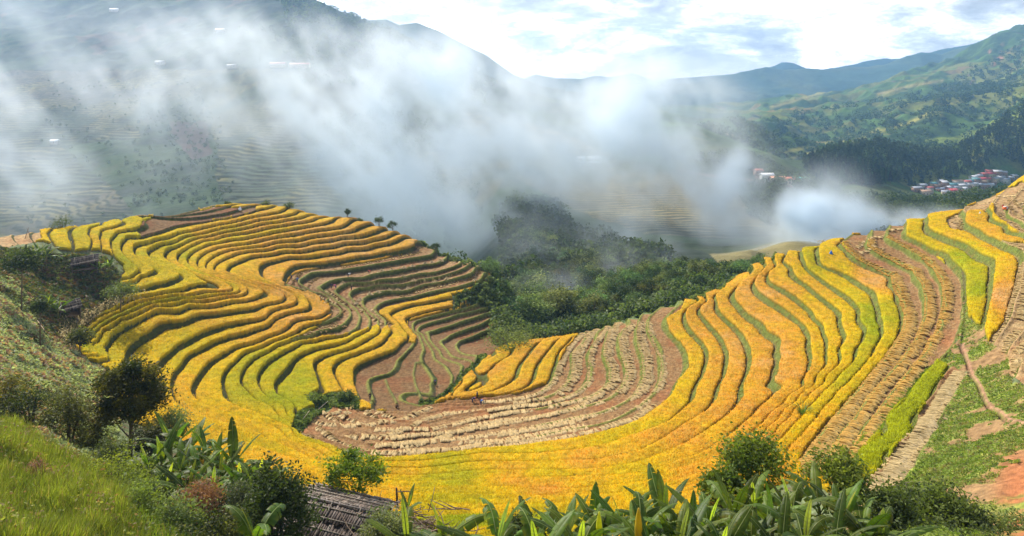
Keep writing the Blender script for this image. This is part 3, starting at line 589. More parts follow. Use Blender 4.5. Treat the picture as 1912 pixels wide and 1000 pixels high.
rc = np.where(g < 0.5, cg0 + (cg1 - cg0) * np.clip(g, 0, 1) * 2, cg1 + (cg2 - cg1) * (np.clip(g, 0, 1.1) - 0.5) * 2)
rc = rc + np.clip(-g, 0, 1) * np.array([0.02, 0.12, 0.30])
stem = np.array([0.22, 0.20, 0.02])
rc = rc * (0.88 + 0.2 * rn)[..., None]; rc = mixc(rc, stem, sstep(0.3, 0.0, rn) * 0.35)
rice_top = Z2 - rough + hgt
Zr = np.where(ricem, rice_top, Z2 - 0.06)
m4 = ricem.reshape(-1)[quads]; anyr = m4.any(1)
# one cell of overhang: droop the outer ring half-way
rq = quads[anyr]; used = np.unique(rq); remap = np.full(nr * nc, -1); remap[used] = np.arange(len(used))
jx = (rng.random(X2.shape) - 0.5) * 0.09 * ricem; jy = (rng.random(X2.shape) - 0.5) * 0.09 * ricem
Vr = np.stack([X2 + jx, Y2 + jy, Zr], -1).reshape(-1, 3)[used]
cr = np.where(ricem[..., None], rc, stem * 0.9).reshape(-1, 3)[used]
rice = mesh_np('rice_crop', Vr, remap[rq], M['rice'], col=np.clip(cr, 0.01, 0.95))
tag(rice, 'golden ripe rice standing on the curved terraces', 'rice', kind='stuff')
print('near verts', nr * nc, 'rice quads', len(rq))
Zfin = Z2
def ground(px, Y):
    """height of the finished land at column, depth"""
    u = np.clip((px - U0) / (U1 - U0) * (NU - 1), 0, NU - 1.001); v = np.clip(np.interp(math.log(Y), vs, np.arange(nr)), 0, nr - 1.001)
    i, j = int(u), int(v); a, b = u - i, v - j
    return float((Zfin[j, i] * (1 - a) + Zfin[j, i + 1] * a) * (1 - b) + (Zfin[j + 1, i] * (1 - a) + Zfin[j + 1, i + 1] * a) * b)
def at(px, py, ymin=55.0):
    Y = float(drop(px, py, ymin)[0]); return Vector(((px - CX) / F * Y, Y, ground(px, Y)))
def atY(px, Y): return Vector(((px - CX) / F * Y, Y, ground(px, Y)))
# ------------------------------------------------------------------ the far side of the valley: one sheet out to the horizon
far = [ # column, row, depth
 # floor of the valley, hidden behind the near land
 (-600,560,330),(0,640,330),(300,640,340),(600,640,340),(800,640,330),(900,620,300),(-600,520,420),(0,520,430),(300,520,430),(600,500,430),
 # left mountain, from its foot to the ridge
 (-600,430,600),(0,440,560),(120,425,570),(250,400,590),(400,385,600),(540,400,580),(650,415,560),(-600,330,800),(0,340,740),(170,350,720),(300,330,720),(450,350,680),(600,330,700),(750,380,600),(850,430,520),
 (0,250,950),(250,240,960),(420,260,900),(600,240,900),(750,280,800),(880,300,720),(0,180,1180),(200,150,1250),(380,160,1180),(540,132,1200),(700,190,1050),(830,210,1000),(950,240,950),(1020,230,1100),
 (-600,150,1300),(0,100,1450),(200,80,1500),(420,70,1450),(520,70,1400),(600,110,1300),(-600,20,1800),(0,0,1900),(200,-40,1950),(420,-40,1900),(520,-15,1800),(570,2,1780),(650,40,1750),(740,72,1750),(840,105,1780),(930,150,1900),(980,168,1950),
 (1040,185,1900),(700,110,1500),(800,140,1500),(900,175,1500),
 (-600,60,2600),(0,30,2700),(420,20,2600),(560,70,2500),(650,110,2500),(740,140,2500),(850,170,2500),(930,190,2500),
 # terraced spur in the middle and the road on it
 (940,285,760),(1000,300,700),(1110,298,760),(1200,300,740),(1265,315,640),(1350,326,610),(1425,335,590),(1500,347,570),(1560,356,580),
 (950,330,600),(1010,350,540),(1080,360,540),(1150,380,500),(1230,400,470),(1300,420,450),(1380,410,470),(1450,400,480),(1530,410,470),
 (960,400,430),(1020,430,400),(1100,440,400),(1200,450,380),(1300,455,375),(1360,462,360),(1450,440,400),(1600,440,400),
 (1050,240,1000),(1150,240,1000),(1250,250,950),(1100,210,1250),(1200,205,1300),(1290,230,1100),(1340,270,900),(1400,300,760),
 # wooded hollow between the near crests
 (930,480,330),(900,540,270),(960,570,240),(1010,590,230),(1060,560,250),(1120,550,255),(1050,500,310),(1150,510,300),(1230,500,300),(1300,490,300),(1380,480,300),(1430,485,280),(1180,545,240),(1000,450,370),(1250,540,220),(1350,510,240),
 (1330,478,268),(1400,466,285),(1470,458,300),(1540,462,300),(1620,450,320),(1750,440,330),(1900,420,340),(2200,400,340),(1700,480,290),(1900,470,290),(1560,500,260),
 # hollow on the right: terraces, village
 (1620,420,440),(1700,400,500),(1780,385,560),(1860,372,600),(2000,360,620),(2300,350,600),(1560,372,640),(1620,374,650),(1700,385,640),(1780,378,700),(1850,365,760),
 (1600,352,760),(1680,362,850),(1740,355,950),(1800,348,1000),(1860,338,1050),(1912,325,1100),(2100,300,1100),
 # pine ridge
 (1480,345,820),(1530,335,880),(1600,330,900),(1680,335,950),(1760,325,1020),(1850,305,1080),(1912,300,1100),(1500,300,960),(1570,285,1000),(1650,275,1060),(1740,300,1080),(1780,295,1130),(1850,255,1160),(1912,215,1200),(2100,120,1250),(2300,60,1300),
 (1480,330,1150),(1570,320,1250),(1650,310,1300),(1760,300,1350),(1850,280,1400),
 # rounded knoll and the long slopes of the right mountain
 (1300,250,1150),(1380,268,980),(1440,292,900),(1350,225,1350),(1420,262,1250),
 (1380,250,1600),(1480,270,1500),(1560,268,1600),(1660,255,1650),(1760,235,1700),(1912,190,1700),(2200,120,1700),
 (1450,240,2000),(1560,235,2000),(1660,215,2050),(1780,185,2100),(1912,140,2200),(2200,60,2200),
 (1400,215,2500),(1520,205,2600),(1640,185,2600),(1760,150,2700),(1912,95,2800),(2200,-20,2800),
 (1480,190,3100),(1600,172,3200),(1700,142,3300),(1800,105,3300),(1850,80,3300),(1912,52,3300),(2050,0,3300),(2300,-80,3300),
 (1480,200,4000),(1700,170,4000),(1912,120,4000),(2200,60,4000),
 (1200,200,2500),(1100,195,2600),(1000,190,2700),(1300,205,2500),(1200,195,3500),(1000,190,3500),
 (0,150,4000),(500,160,4000),(-600,120,4000),(-900,300,900),(-900,0,1900),(2600,-100,3000),(2600,100,1200),(2600,350,600),(-900,560,350),(2600,440,330),
]
far = np.array(far, float)
KU, KV = 200.0, 0.42
R_fit = TPS(np.stack([far[:, 0] / KU, np.log(far[:, 2]) / KV], 1), far[:, 1], reg=3e-4, scale=1.5)
fu0, fu1, fv0, fv1 = -560.0, 2480.0, math.log(172.0), math.log(4300.0)
gu = np.linspace(fu0, fu1, 260); gv = np.linspace(fv0, fv1, 260)
GU, GV = np.meshgrid(gu, gv)
Rc = R_fit(np.stack([GU.ravel() / KU, GV.ravel() / KV], 1)).reshape(GU.shape)
NFU = 1150; fu = np.linspace(fu0, fu1, NFU)
fv = np.linspace(fv0, fv1, 1100)
Rf = up1(up1(Rc, 1, (fu - fu0) / (fu1 - fu0) * 259), 0, (fv - fv0) / (fv1 - fv0) * 259)
FU, FV = np.meshgrid(fu, fv); FY = np.exp(FV); FX = (FU - CX) / F * FY
FZ = (HY - Rf) / F * FY
# gullies and spurs, larger on the high ground
rid = 1 - 2 * np.abs(fbm(FX / 420 + 3, FY / 420, 4, 51)); rid2 = 1 - 2 * np.abs(fbm(FX / 130, FY / 130, 4, 52))
mtn = sstep(900, 2200, FY) * sstep(1250, 1450, FU) + 0.5 * sstep(1000, 1700, FY) * sstep(950, 800, FU)
FZ = FZ + mtn * (70 * (rid - 0.6) + 26 * (rid2 - 0.6)) + sstep(300, 700, FY) * 5 * fbm(FX / 60, FY / 60, 4, 53) + 1.2 * fbm(FX / 15, FY / 15, 3, 54)
# terraces of the far slopes
def fmask(polys, r=0.0):
    m = np.zeros(FU.shape, bool); pyy = HY - FZ / FY * F
    for (y0, y1, p) in polys: m |= inpoly(FU + 9 * fbm(FU / 40, FV * 12, 2, 61), pyy + 7 * fbm(FU / 40, FV * 12, 2, 62), p) & (FY > y0) & (FY < y1)
    return m
terr = fmask([(450, 1350, [(-560,420),(-560,135),(60,132),(420,128),(640,128),(740,190),(700,300),(720,400),(600,425),(430,412),(415,330),(400,262),(395,232),(330,205),(250,215),(262,250),(185,262),(110,255),(20,262),(20,285),(110,272),(185,330),(258,410),(100,445)]),
              (500, 1400, [(-560,330),(-560,140),(60,135),(150,150),(250,150),(300,185),(400,215),(380,220),(250,235),(265,255),(180,265),(100,262),(0,300)]),
              (400, 900, [(-560,300),(0,275),(100,275),(180,325),(250,395),(230,440),(-560,480)]),
              (600, 1300, [(400,150),(430,128),(640,130),(720,170),(640,230),(420,215)]),
              (450, 900, [(430,250),(640,240),(700,330),(640,420),(430,400),(400,330)]),
              (400, 1200, [(880,170),(1000,230),(1150,290),(1290,330),(1400,360),(1560,400),(1560,440),(1400,452),(1330,466),(1250,455),(1150,420),(1050,380),(930,310),(860,240)]),
              (380, 700, [(1540,362),(1560,350),(1640,360),(1640,378),(1560,378)]),
              (330, 560, [(1560,390),(1700,392),(1740,410),(1640,440),(1560,430)]),
              (450, 1000, [(700,300),(900,260),(960,300),(900,400),(760,420)])])
dzt = np.where(FY < 700, 1.9, 2.7) * (1 + 0.0 * FY)
zw = FZ + 4.0 * fbm(FX / 90, FY / 90, 3, 64) + 1.2 * fbm(FX / 22, FY / 22, 2, 68)
spur = sstep(860, 960, FU) * sstep(1000, 850, FY)
kq = zw / dzt + spur * FY / 9.0; fq = kq - np.floor(kq); 
stepz = np.where(fq < 0.72, (fq / 0.72) * 0.12, 0.12 + (fq - 0.72) / 0.28 * 0.88)
tm = fmaskf = terr.astype(float)
FZ2 = FZ + tm * (stepz - fq) * dzt * (1 - 0.35 * spur)
# colours
pyf2 = HY - FZ / FY * F
a1 = fbm(FX / 200, FY / 200, 4, 71); a2 = fbm(FX / 45, FY / 45, 4, 72); a3 = fbm(FX / 12, FY / 12, 3, 73); a4 = rng.random(FX.shape)
g0 = np.array([0.055, 0.085, 0.03]); g1 = np.array([0.12, 0.19, 0.045]); gold = np.array([0.42, 0.32, 0.09]); brn = np.array([0.27, 0.17, 0.09])
fc = mixc(np.zeros(FX.shape + (3,)) + g0, g1, 0.45 + 1.6 * a2 + 0.8 * a1)
fc = mixc(fc, np.array([0.17, 0.19, 0.06]), sstep(0.1, 0.5, a1 + 0.5 * a3) * 0.7)
fc = mixc(fc, gold * 0.8, sstep(0.22, 0.40, a1 - 0.5 * a2 + 0.25 * rid2 * mtn) * 0.45 * (FY > 900) * (FU > 1200))
fc = mixc(fc, np.array([0.34, 0.18, 0.10]), sstep(0.42, 0.5, fbm(FX / 70 + 9, FY / 70, 3, 76)) * 0.7 * (FY > 1300))
rd = fbm(FX / 160 + 5, FY / 160, 3, 77); 
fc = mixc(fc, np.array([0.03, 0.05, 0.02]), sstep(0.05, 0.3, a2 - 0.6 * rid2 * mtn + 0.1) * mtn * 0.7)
ty_ = mixc(np.zeros(FX.shape + (3,)) + np.array([0.70, 0.50, 0.12]), np.array([0.24, 0.28, 0.08]), sstep(-0.15, 0.35, a1 + a2))
ty_ = mixc(ty_, np.array([0.36, 0.24, 0.13]), sstep(0.05, 0.3, -a1 + 0.4 * a2) * 0.8)
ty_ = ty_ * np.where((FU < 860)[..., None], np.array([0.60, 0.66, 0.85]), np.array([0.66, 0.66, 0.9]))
tread_f = sstep(0.04, 0.12, fq) * sstep(0.80, 0.66, fq)
tc_ = mixc(np.zeros(FX.shape + (3,)) + np.array([0.075, 0.09, 0.035]), np.array([0.0, 0.0, 0.0]), 0 * fq); tc_ = tc_ + (ty_ - tc_) * tread_f[..., None]
fc = fc + (tc_ - fc) * tm[..., None]
def fpatch(poly, y0, y1, c, s=1.0):
    global fc
    m = inpoly(FU + 8 * fbm(FU / 30, FV * 15, 2, 65), pyf2 + 6 * fbm(FU / 30, FV * 15, 2, 66), poly) & (FY > y0) & (FY < y1)
    fc = mixc(fc, np.asarray(c), m * s * (0.8 + 0.5 * a2))
fpatch([(315,225),(385,225),(395,285),(360,300),(325,262)], 600, 1400, (0.26, 0.12, 0.09), 0.9)
fpatch([(1320,478),(1400,452),(1500,444),(1560,455),(1540,500),(1420,480),(1340,492)], 240, 345, (0.42, 0.34, 0.15))
fpatch([(1408,330),(1412,318),(1432,322),(1440,334),(1480,340),(1480,350),(1420,342)], 500, 700, (0.42, 0.16, 0.10))
fpatch([(1630,282),(1700,262),(1790,255),(1860,225),(1912,205),(1912,225),(1780,280),(1720,280),(1660,286)], 1150, 1800, (0.28, 0.30, 0.05), 0.9)
fpatch([(1840,250),(1900,235),(1912,300),(1850,310)], 900, 1300, (0.13, 0.14, 0.05), 0.7)
for lnr, y0, y1, w, c in [([(1265,317),(1300,324),(1350,331),(1420,338),(1500,348)], 540, 780, 2.0, (0.48, 0.28, 0.2)), ([(1340,245),(1352,240),(1358,250),(1380,255),(1402,258)], 900, 1500, 1.6, (0.5, 0.3, 0.22)),
                       ([(1460,285),(1540,268),(1620,252),(1700,228),(1760,198),(1800,186)], 1300, 2200, 3.5, (0.42, 0.34, 0.1)), ([(1470,298),(1530,280),(1600,262),(1640,240)], 1200, 2200, 3, (0.36, 0.3, 0.1)),
                       ([(1440,200),(1520,176),(1580,160)], 2300, 3600, 3, (0.36, 0.28, 0.12)), ([(1640,175),(1700,160),(1760,150)], 2300, 3300, 2.5, (0.36, 0.26, 0.12))]:
    pts = np.array(lnr, float); ii = np.where((fu > pts[:, 0].min() - 15) & (fu < pts[:, 0].max() + 15))[0]; jj = np.where((np.exp(fv) > y0) & (np.exp(fv) < y1))[0]
    sub = np.ix_(jj, ii); d = dist_poly(FU[sub], pyf2[sub], lnr); t = np.exp(-(d / w) ** 2)
    fc[sub] = fc[sub] + (np.array(c) - fc[sub]) * np.clip(t * 1.2, 0, 1)[..., None]
# red scars high on the right mountain
for (x, y, r) in [(1868,108,7),(1815,155,6),(1808,140,3),(1848,96,3),(1855,118,5)]:
    d = np.hypot((FU - x) / 1.0, (pyf2 - y) * 1.2) + 3 * a3; fc = mixc(fc, np.array([0.5, 0.22, 0.17]), sstep(r, r * 0.6, d) * (FY > 1800))
fc = fc * np.where(((FU < 980) & (FY > 400))[..., None], np.array([0.60, 0.68, 0.74]), 1.0) * np.where(((FU > 1180) & (FY > 900))[..., None], np.array([1.25, 1.45, 1.1]), 1.0)  # colour carries light: left mountain dimmed and blued as shaded, right one brightened as sunlit
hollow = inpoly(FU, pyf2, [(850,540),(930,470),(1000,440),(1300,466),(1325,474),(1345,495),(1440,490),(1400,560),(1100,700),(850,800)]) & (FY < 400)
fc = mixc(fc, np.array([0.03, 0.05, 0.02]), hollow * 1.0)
fc = np.clip(fc * np.array([0.62, 0.62, 0.60]) * (0.85 + 0.3 * a4)[..., None], 0.004, 0.9)
nfr, nfc = FU.shape; idf = np.arange(nfr * nfc).reshape(nfr, nfc)
fq4 = np.stack([idf[:-1, :-1], idf[:-1, 1:], idf[1:, 1:], idf[1:, :-1]], -1).reshape(-1, 4)
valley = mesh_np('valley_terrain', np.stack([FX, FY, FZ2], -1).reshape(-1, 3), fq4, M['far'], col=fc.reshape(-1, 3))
tag(valley, 'far slopes of the valley with terraces and green mountains', 'mountain', kind='structure')
def fground(px, Y):
    u = (px - fu0) / (fu1 - fu0) * (NFU - 1); v = (math.log(Y) - fv0) / (fv1 - fv0) * (nfr - 1); i, j = int(u), int(v); a, b = u - i, v - j
    return float((FZ2[j, i] * (1 - a) + FZ2[j, i + 1] * a) * (1 - b) + (FZ2[j + 1, i] * (1 - a) + FZ2[j + 1, i + 1] * a) * b)
def fat(px, py, y0, y1):
    """first point of the far land on the sight line between two depths"""
    Ys = np.exp(np.linspace(math.log(y0), math.log(y1), 260)); best = None
    u = (px - fu0) / (fu1 - fu0) * (NFU - 1); i = int(u)
    rows = np.clip(((np.log(Ys) - fv0) / (fv1 - fv0) * (nfr - 1)).astype(int), 0, nfr - 1)
    g = FZ2[rows, i] - (HY - py) / F * Ys; h = np.where(g >= 0)[0]
    Y = Ys[h[0]] if len(h) else Ys[int(np.argmax(g))]
    return Vector(((px - CX) / F * Y, Y, fground(px, Y)))
# the blue ranges beyond
def range_mesh(name, pts, Y, depth, seed, colr, label, amp_=60):
    pts = np.array(pts, float); uu = np.linspace(pts[0, 0], pts[-1, 0], 420); top = np.interp(uu, pts[:, 0], pts[:, 1])
    t = np.linspace(0, 1, 70); Yg = Y - depth * (1 - t)[:, None] + 0 * uu[None]; Xg = (uu[None] - CX) / F * Yg
    zt = (HY - top) / F * Y; base = -160.0
    prof = t ** 1.25
    Zg = base + (zt[None] - base) * prof[:, None]
    r_ = 1 - 2 * np.abs(fbm(Xg / 900, Yg / 900, 5, seed)); Zg = Zg + amp_ * (r_ - 0.6) * np.sin(np.pi * np.clip(t, 0, 1))[:, None] * 1.6 + amp_ * 0.35 * fbm(Xg / 250, Yg / 250, 4, seed + 1)
    # far side falls away
    Yb = Y + depth * 0.6 * np.linspace(0.1, 1, 8)[:, None] + 0 * uu[None]; Xb = (uu[None] - CX) / F * Yb; Zb = Zg[-1][None] + (base - Zg[-1][None]) * np.linspace(0.1, 1, 8)[:, None]
    V = np.concatenate([np.stack([Xg, Yg, Zg], -1), np.stack([Xb, Yb, Zb], -1)], 0); n0, n1_ = V.shape[:2]
    ii = np.arange(n0 * n1_).reshape(n0, n1_); q = np.stack([ii[:-1, :-1], ii[:-1, 1:], ii[1:, 1:], ii[1:, :-1]], -1).reshape(-1, 4)
    cc = mixc(np.zeros(V.shape) + np.array(colr), np.array([0.10, 0.12, 0.05]), 0.4 + 1.8 * fbm(V[..., 0] / 300, V[..., 1] / 300, 4, seed + 2))
    o = mesh_np(name, V.reshape(-1, 3), q, M['far'], col=np.clip(cc, 0.01, 0.9).reshape(-1, 3)); tag(o, label, 'mountains', kind='structure')
range_mesh('hills', [(480,60),(600,48),(650,40),(690,38),(722,36),(745,46),(778,42),(820,58),(860,80),(905,100),(960,140),(1010,160),(1100,175)], 3000, 1100, 101, (0.05, 0.08, 0.03), 'pale hill rising behind the wooded ridge on the left', 25)
range_mesh('mountains', [(820,140),(900,146),(960,148),(1000,138),(1040,148),(1080,144),(1110,138),(1150,140),(1180,136),(1210,148),(1260,154),(1300,150),(1340,140),(1380,134),(1430,126),(1460,128),(1500,130),(1560,132),(1620,126),(1680,108),(1720,98),(1760,102),(1800,88),(1850,80),(1912,70),(2300,30)], 4700, 1500, 111, (0.05, 0.09, 0.05), 'blue mountain range closing the far end of the valley', 90)
range_mesh('mountains.001', [(1000,150),(1200,150),(1400,135),(1460,116),(1480,118),(1520,134),(1580,122),(1640,110),(1690,106),(1740,95),(1820,78),(1860,66),(1900,72),(2300,40)], 5600, 800, 121, (0.05, 0.09, 0.06), 'faintest and farthest mountain range under the clouds', 80)
# ------------------------------------------------------------------ the air
def haze_box():
    b = MB(); x0, x1, y0, y1, z0, z1 = -5200, 6900, -60, 6300, -420, 640
    b.box(((x0 + x1) / 2, (y0 + y1) / 2, (z0 + z1) / 2), (x1 - x0, y1 - y0, z1 - z0))
    m = bpy.data.materials.new('air'); m.use_nodes = True; nt = m.node_tree; nt.nodes.remove(nt.nodes['Principled BSDF'])
    v = nt.nodes.new('ShaderNodeVolumePrincipled'); v.inputs['Color'].default_value = (0.32, 0.60, 1.0, 1); v.inputs['Density'].default_value = 0.00014
    v.inputs['Anisotropy'].default_value = 0.35
    nt.links.new(v.outputs[0], nt.nodes['Material Output'].inputs['Volume'])
    o = b.build('haze', m); tag(o, 'pale blue air haze filling the valley', 'haze', kind='stuff')
haze_box()
# ------------------------------------------------------------------ smoke of the stubble fires, as a real volume over the valley
PUFFS = [ # column, row, depth, half-width px, half-height px, half-depth m, optical depth
 (1522,418,330,56,56,16,4.6),(1498,394,335,40,24,12,3.6),(1560,440,320,66,32,14,3.6),(1625,422,322,56,24,10,3.2),(1688,402,318,44,18,8,3.0),(1738,390,315,26,10,6,1.6),(1450,446,335,46,28,14,1.6),
 (1378,332,400,44,40,16,2.2),(1340,370,405,70,46,20,1.5),(1300,330,420,60,50,20,1.0),(1250,275,440,80,70,26,1.7),(1200,200,460,78,60,28,1.8),(1150,255,450,90,80,28,1.2),(1130,165,480,110,38,28,0.9),(1290,215,470,60,60,22,0.9),
 (1220,430,370,100,40,22,0.9),(1150,458,350,80,28,18,0.8),(1110,400,390,80,60,24,0.4),(1310,432,375,90,30,18,0.6),(1410,410,370,60,36,16,0.6),(1050,330,430,80,70,26,0.4),(1010,220,460,90,70,26,0.8),(1060,290,450,110,60,26,0.6),
 (850,440,370,84,44,24,1.0),(800,390,385,110,74,28,0.85),(885,330,400,84,95,28,1.0),(780,290,410,130,100,32,1.1),(900,225,430,78,86,28,1.3),(860,150,450,90,56,28,1.4),(770,195,430,120,80,30,0.9),(700,120,450,66,46,22,0.6),
 (950,150,480,80,40,24,0.9),(645,330,400,100,100,28,0.8),(600,230,420,92,74,28,0.8),(560,95,450,56,46,22,0.6),(520,200,440,88,62,26,0.6),(450,110,455,84,56,26,0.8),(640,120,450,66,50,24,0.7),(940,420,400,60,70,22,0.5),(700,440,380,90,46,20,0.6),
 (330,70,480,130,48,28,0.32),(120,50,490,120,46,28,0.2),(60,160,480,90,70,30,0.3),(50,350,450,80,80,26,0.4),(250,150,470,120,56,26,0.5),(30,270,470,80,70,26,0.5),(400,300,430,120,90,26,0.25),(200,330,450,150,90,26,0.2),(360,190,460,90,60,24,0.5),(-60,100,490,100,140,30,0.4),
 (1060,565,236,56,36,9,0.55),(1010,480,300,80,60,14,0.6),(1130,490,280,80,34,12,0.55),(1250,500,270,90,26,10,0.35),(1858,374,236,36,12,5,0.55),(1885,364,240,30,10,5,0.4),
]
vx = 2.2; lo = np.array([-500.0, 224.0, -96.0]); hi = np.array([300.0, 560.0, 92.0]); nn = np.ceil((hi - lo) / vx).astype(int); hi = lo + nn * vx
gx = lo[0] + (np.arange(nn[0]) + 0.5) * vx; gy = lo[1] + (np.arange(nn[1]) + 0.5) * vx; gz = lo[2] + (np.arange(nn[2]) + 0.5) * vx
GX, GY, GZ = np.meshgrid(gx, gy, gz, indexing='ij')
def f3(s, seed, o=3):
    t = 0; a = 1; w = 0
    for i in range(o):
        Rm = np.array(Euler((0.6 + 0.9 * i + seed, 0.4 + 1.1 * i, 0.8 + 0.7 * i)).to_matrix()) / s * 2.1 ** i
        t = t + a * vnoise3(GX * Rm[0, 0] + GY * Rm[0, 1] + GZ * Rm[0, 2], GX * Rm[1, 0] + GY * Rm[1, 1] + GZ * Rm[1, 2], GX * Rm[2, 0] + GY * Rm[2, 1] + GZ * Rm[2, 2], seed + i); w += a; a *= 0.6
    return (t / w).astype(np.float32)
w1 = f3(46, 201, 2); w2 = f3(46, 211, 2)
WX = GX + 26 * w1; WZ = GZ + 26 * w2
D = np.zeros(GX.shape, np.float32); D2 = np.zeros(GX.shape, np.float32)
for (px, py, Y, rx, ry, rd, tau) in PUFFS:
    if tau <= 0 or Y > 600: continue
    x0, z0 = (px - CX) / F * Y, (HY - py) / F * Y; ax, az = rx / F * Y * 1.05, ry / F * Y * 1.05
    i0, i1 = np.searchsorted(gx, [x0 - 2.6 * ax - 14, x0 + 2.6 * ax + 14]); j0, j1 = np.searchsorted(gy, [Y - 2.4 * rd, Y + 2.4 * rd]); k0, k1 = np.searchsorted(gz, [z0 - 2.6 * az - 14, z0 + 2.6 * az + 14])
    sl = (slice(i0, i1), slice(j0, j1), slice(k0, k1))
    e = ((WX[sl] - x0) / ax) ** 2 + ((GY[sl] - Y) / rd) ** 2 + ((WZ[sl] - z0) / az) ** 2
    (D2 if tau > 2.1 else D)[sl] += tau / (1.77 * rd) * np.exp(-e)
nz_ = f3(34, 221, 5)
def f3s(s, seed, o=3):
    # streaks drawn out along the drift of the smoke, up and to the left
    t = 0; a = 1; w = 0; U_ = (GX * -0.62 + GZ * 0.78) / 2.8; V_ = GX * 0.78 + GZ * 0.62
    for i in range(o): t = t + a * vnoise3((U_ + 7 * w1) / s * 2.1 ** i, (V_ + 9 * w2) / s * 2.1 ** i, GY / s * 2.1 ** i, seed + i); w += a; a *= 0.62
    return (t / w).astype(np.float32)
Gm = np.clip(0.75 + 4.5 * nz_ + 4.5 * f3s(17, 251, 4), 0.0, 3.6)
fil = np.clip(1 - np.abs(f3(14, 231, 3)) * 3.0, 0, 1)
D = D * Gm * (0.20 + 1.25 * fil) + D2 * np.clip(0.9 + 5.5 * f3(15, 261, 4) + 2.5 * nz_, 0.0, 3.0) * (0.5 + 0.9 * fil)
# low thin veil that drifts in front of the left mountain
veil = 0.00025 * np.clip(0.6 + 2.4 * f3(70, 241, 2), 0, 2) * sstep(400, 430, GY) * sstep(540, 500, GY) * sstep(120, -40, GX)
D = D + veil; D[D < 0.0006] = 0
for ax_, n_ in enumerate(nn):
    sl = [slice(None)] * 3
    for e_ in (0, n_ - 1): sl[ax_] = e_; D[tuple(sl)] = 0
carrier = bpy.data.meshes.new('smoke'); carrier.vertices.add(D.size)
at_ = carrier.attributes.new('dens', 'FLOAT', 'POINT'); at_.data.foreach_set('value', D.astype(np.float32).ravel())
carrier.vertices.foreach_set('co', np.stack([GX, GY, GZ], -1).astype(np.float32).ravel())
smoke = bpy.data.objects.new('smoke', carrier); C.objects.link(smoke)
def vol_mat(name, colr, aniso, mult=1.0):
    m = bpy.data.materials.new(name); m.use_nodes = True; nt = m.node_tree; nt.nodes.remove(nt.nodes['Principled BSDF'])
    v = nt.nodes.new('ShaderNodeVolumePrincipled'); v.inputs['Color'].default_value = (*colr, 1); v.inputs['Density'].default_value = mult
    v.inputs['Density Attribute'].default_value = 'density'; v.inputs['Anisotropy'].default_value = aniso
    nt.links.new(v.outputs[0], nt.nodes['Material Output'].inputs['Volume']); return m
M['smoke'] = vol_mat('drifting_smoke', (0.89, 0.95, 1.0), 0.5)
def smoke_nodes():
    ng = bpy.data.node_groups.new('smoke_volume', 'GeometryNodeTree')
    ng.interface.new_socket('Geometry', in_out='INPUT', socket_type='NodeSocketGeometry'); ng.interface.new_socket('Geometry', in_out='OUTPUT', socket_type='NodeSocketGeometry')
    N, L = ng.nodes, ng.links; gi = N.new('NodeGroupInput'); go = N.new('NodeGroupOutput')
    pos = N.new('GeometryNodeInputPosition'); sb = N.new('ShaderNodeVectorMath'); sb.operation = 'SUBTRACT'; sb.inputs[1].default_value = tuple(lo)
    dv = N.new('ShaderNodeVectorMath'); dv.operation = 'SCALE'; dv.inputs[3].default_value = 1 / vx; fl = N.new('ShaderNodeVectorMath'); fl.operation = 'FLOOR'
    mx = N.new('ShaderNodeVectorMath'); mx.operation = 'MAXIMUM'; mx.inputs[1].default_value = (0, 0, 0); mn = N.new('ShaderNodeVectorMath'); mn.operation = 'MINIMUM'; mn.inputs[1].default_value = tuple(float(v - 1) for v in nn)
    L.new(pos.outputs[0], sb.inputs[0]); L.new(sb.outputs[0], dv.inputs[0]); L.new(dv.outputs[0], fl.inputs[0]); L.new(fl.outputs[0], mx.inputs[0]); L.new(mx.outputs[0], mn.inputs[0])
    sp = N.new('ShaderNodeSeparateXYZ'); L.new(mn.outputs[0], sp.inputs[0])
    # integer maths keeps the index exact for millions of cells
    def fi(s): 
        f = N.new('FunctionNodeFloatToInt'); f.rounding_mode = 'ROUND'; L.new(s, f.inputs[0]); return f.outputs[0]
    def im(op, a, b):
        m = N.new('FunctionNodeIntegerMath'); m.operation = op
        for i, v in enumerate((a, b)):
            if isinstance(v, int): m.inputs[i].default_value = v
            else: L.new(v, m.inputs[i])
        return m.outputs[0]
    ind = im('ADD', im('MULTIPLY', im('ADD', im('MULTIPLY', fi(sp.outputs[0]), int(nn[1])), fi(sp.outputs[1])), int(nn[2])), fi(sp.outputs[2]))
    na = N.new('GeometryNodeInputNamedAttribute'); na.data_type = 'FLOAT'; na.inputs[0].default_value = 'dens'
    si = N.new('GeometryNodeSampleIndex'); si.data_type = 'FLOAT'; si.domain = 'POINT'; L.new(gi.outputs[0], si.inputs['Geometry']); L.new(na.outputs[0], si.inputs['Value']); L.new(ind, si.inputs['Index'])
    vc = N.new('GeometryNodeVolumeCube'); vc.inputs['Min'].default_value = tuple(lo); vc.inputs['Max'].default_value = tuple(hi)
    for a_, n_ in zip(('Resolution X', 'Resolution Y', 'Resolution Z'), nn): vc.inputs[a_].default_value = int(n_)
    L.new(si.outputs[0], vc.inputs['Density']); sm = N.new('GeometryNodeSetMaterial'); sm.inputs['Material'].default_value = M['smoke']
    L.new(vc.outputs[0], sm.inputs[0]); L.new(sm.outputs[0], go.inputs[0]); return ng
mod = smoke.modifiers.new('volume', 'NODES'); mod.node_group = smoke_nodes(); carrier.materials.append(M['smoke'])
tag(smoke, 'white and bluish smoke of stubble fires drifting over the valley', 'smoke', kind='stuff')
print('smoke grid', nn, D.size, (D > 0).mean())
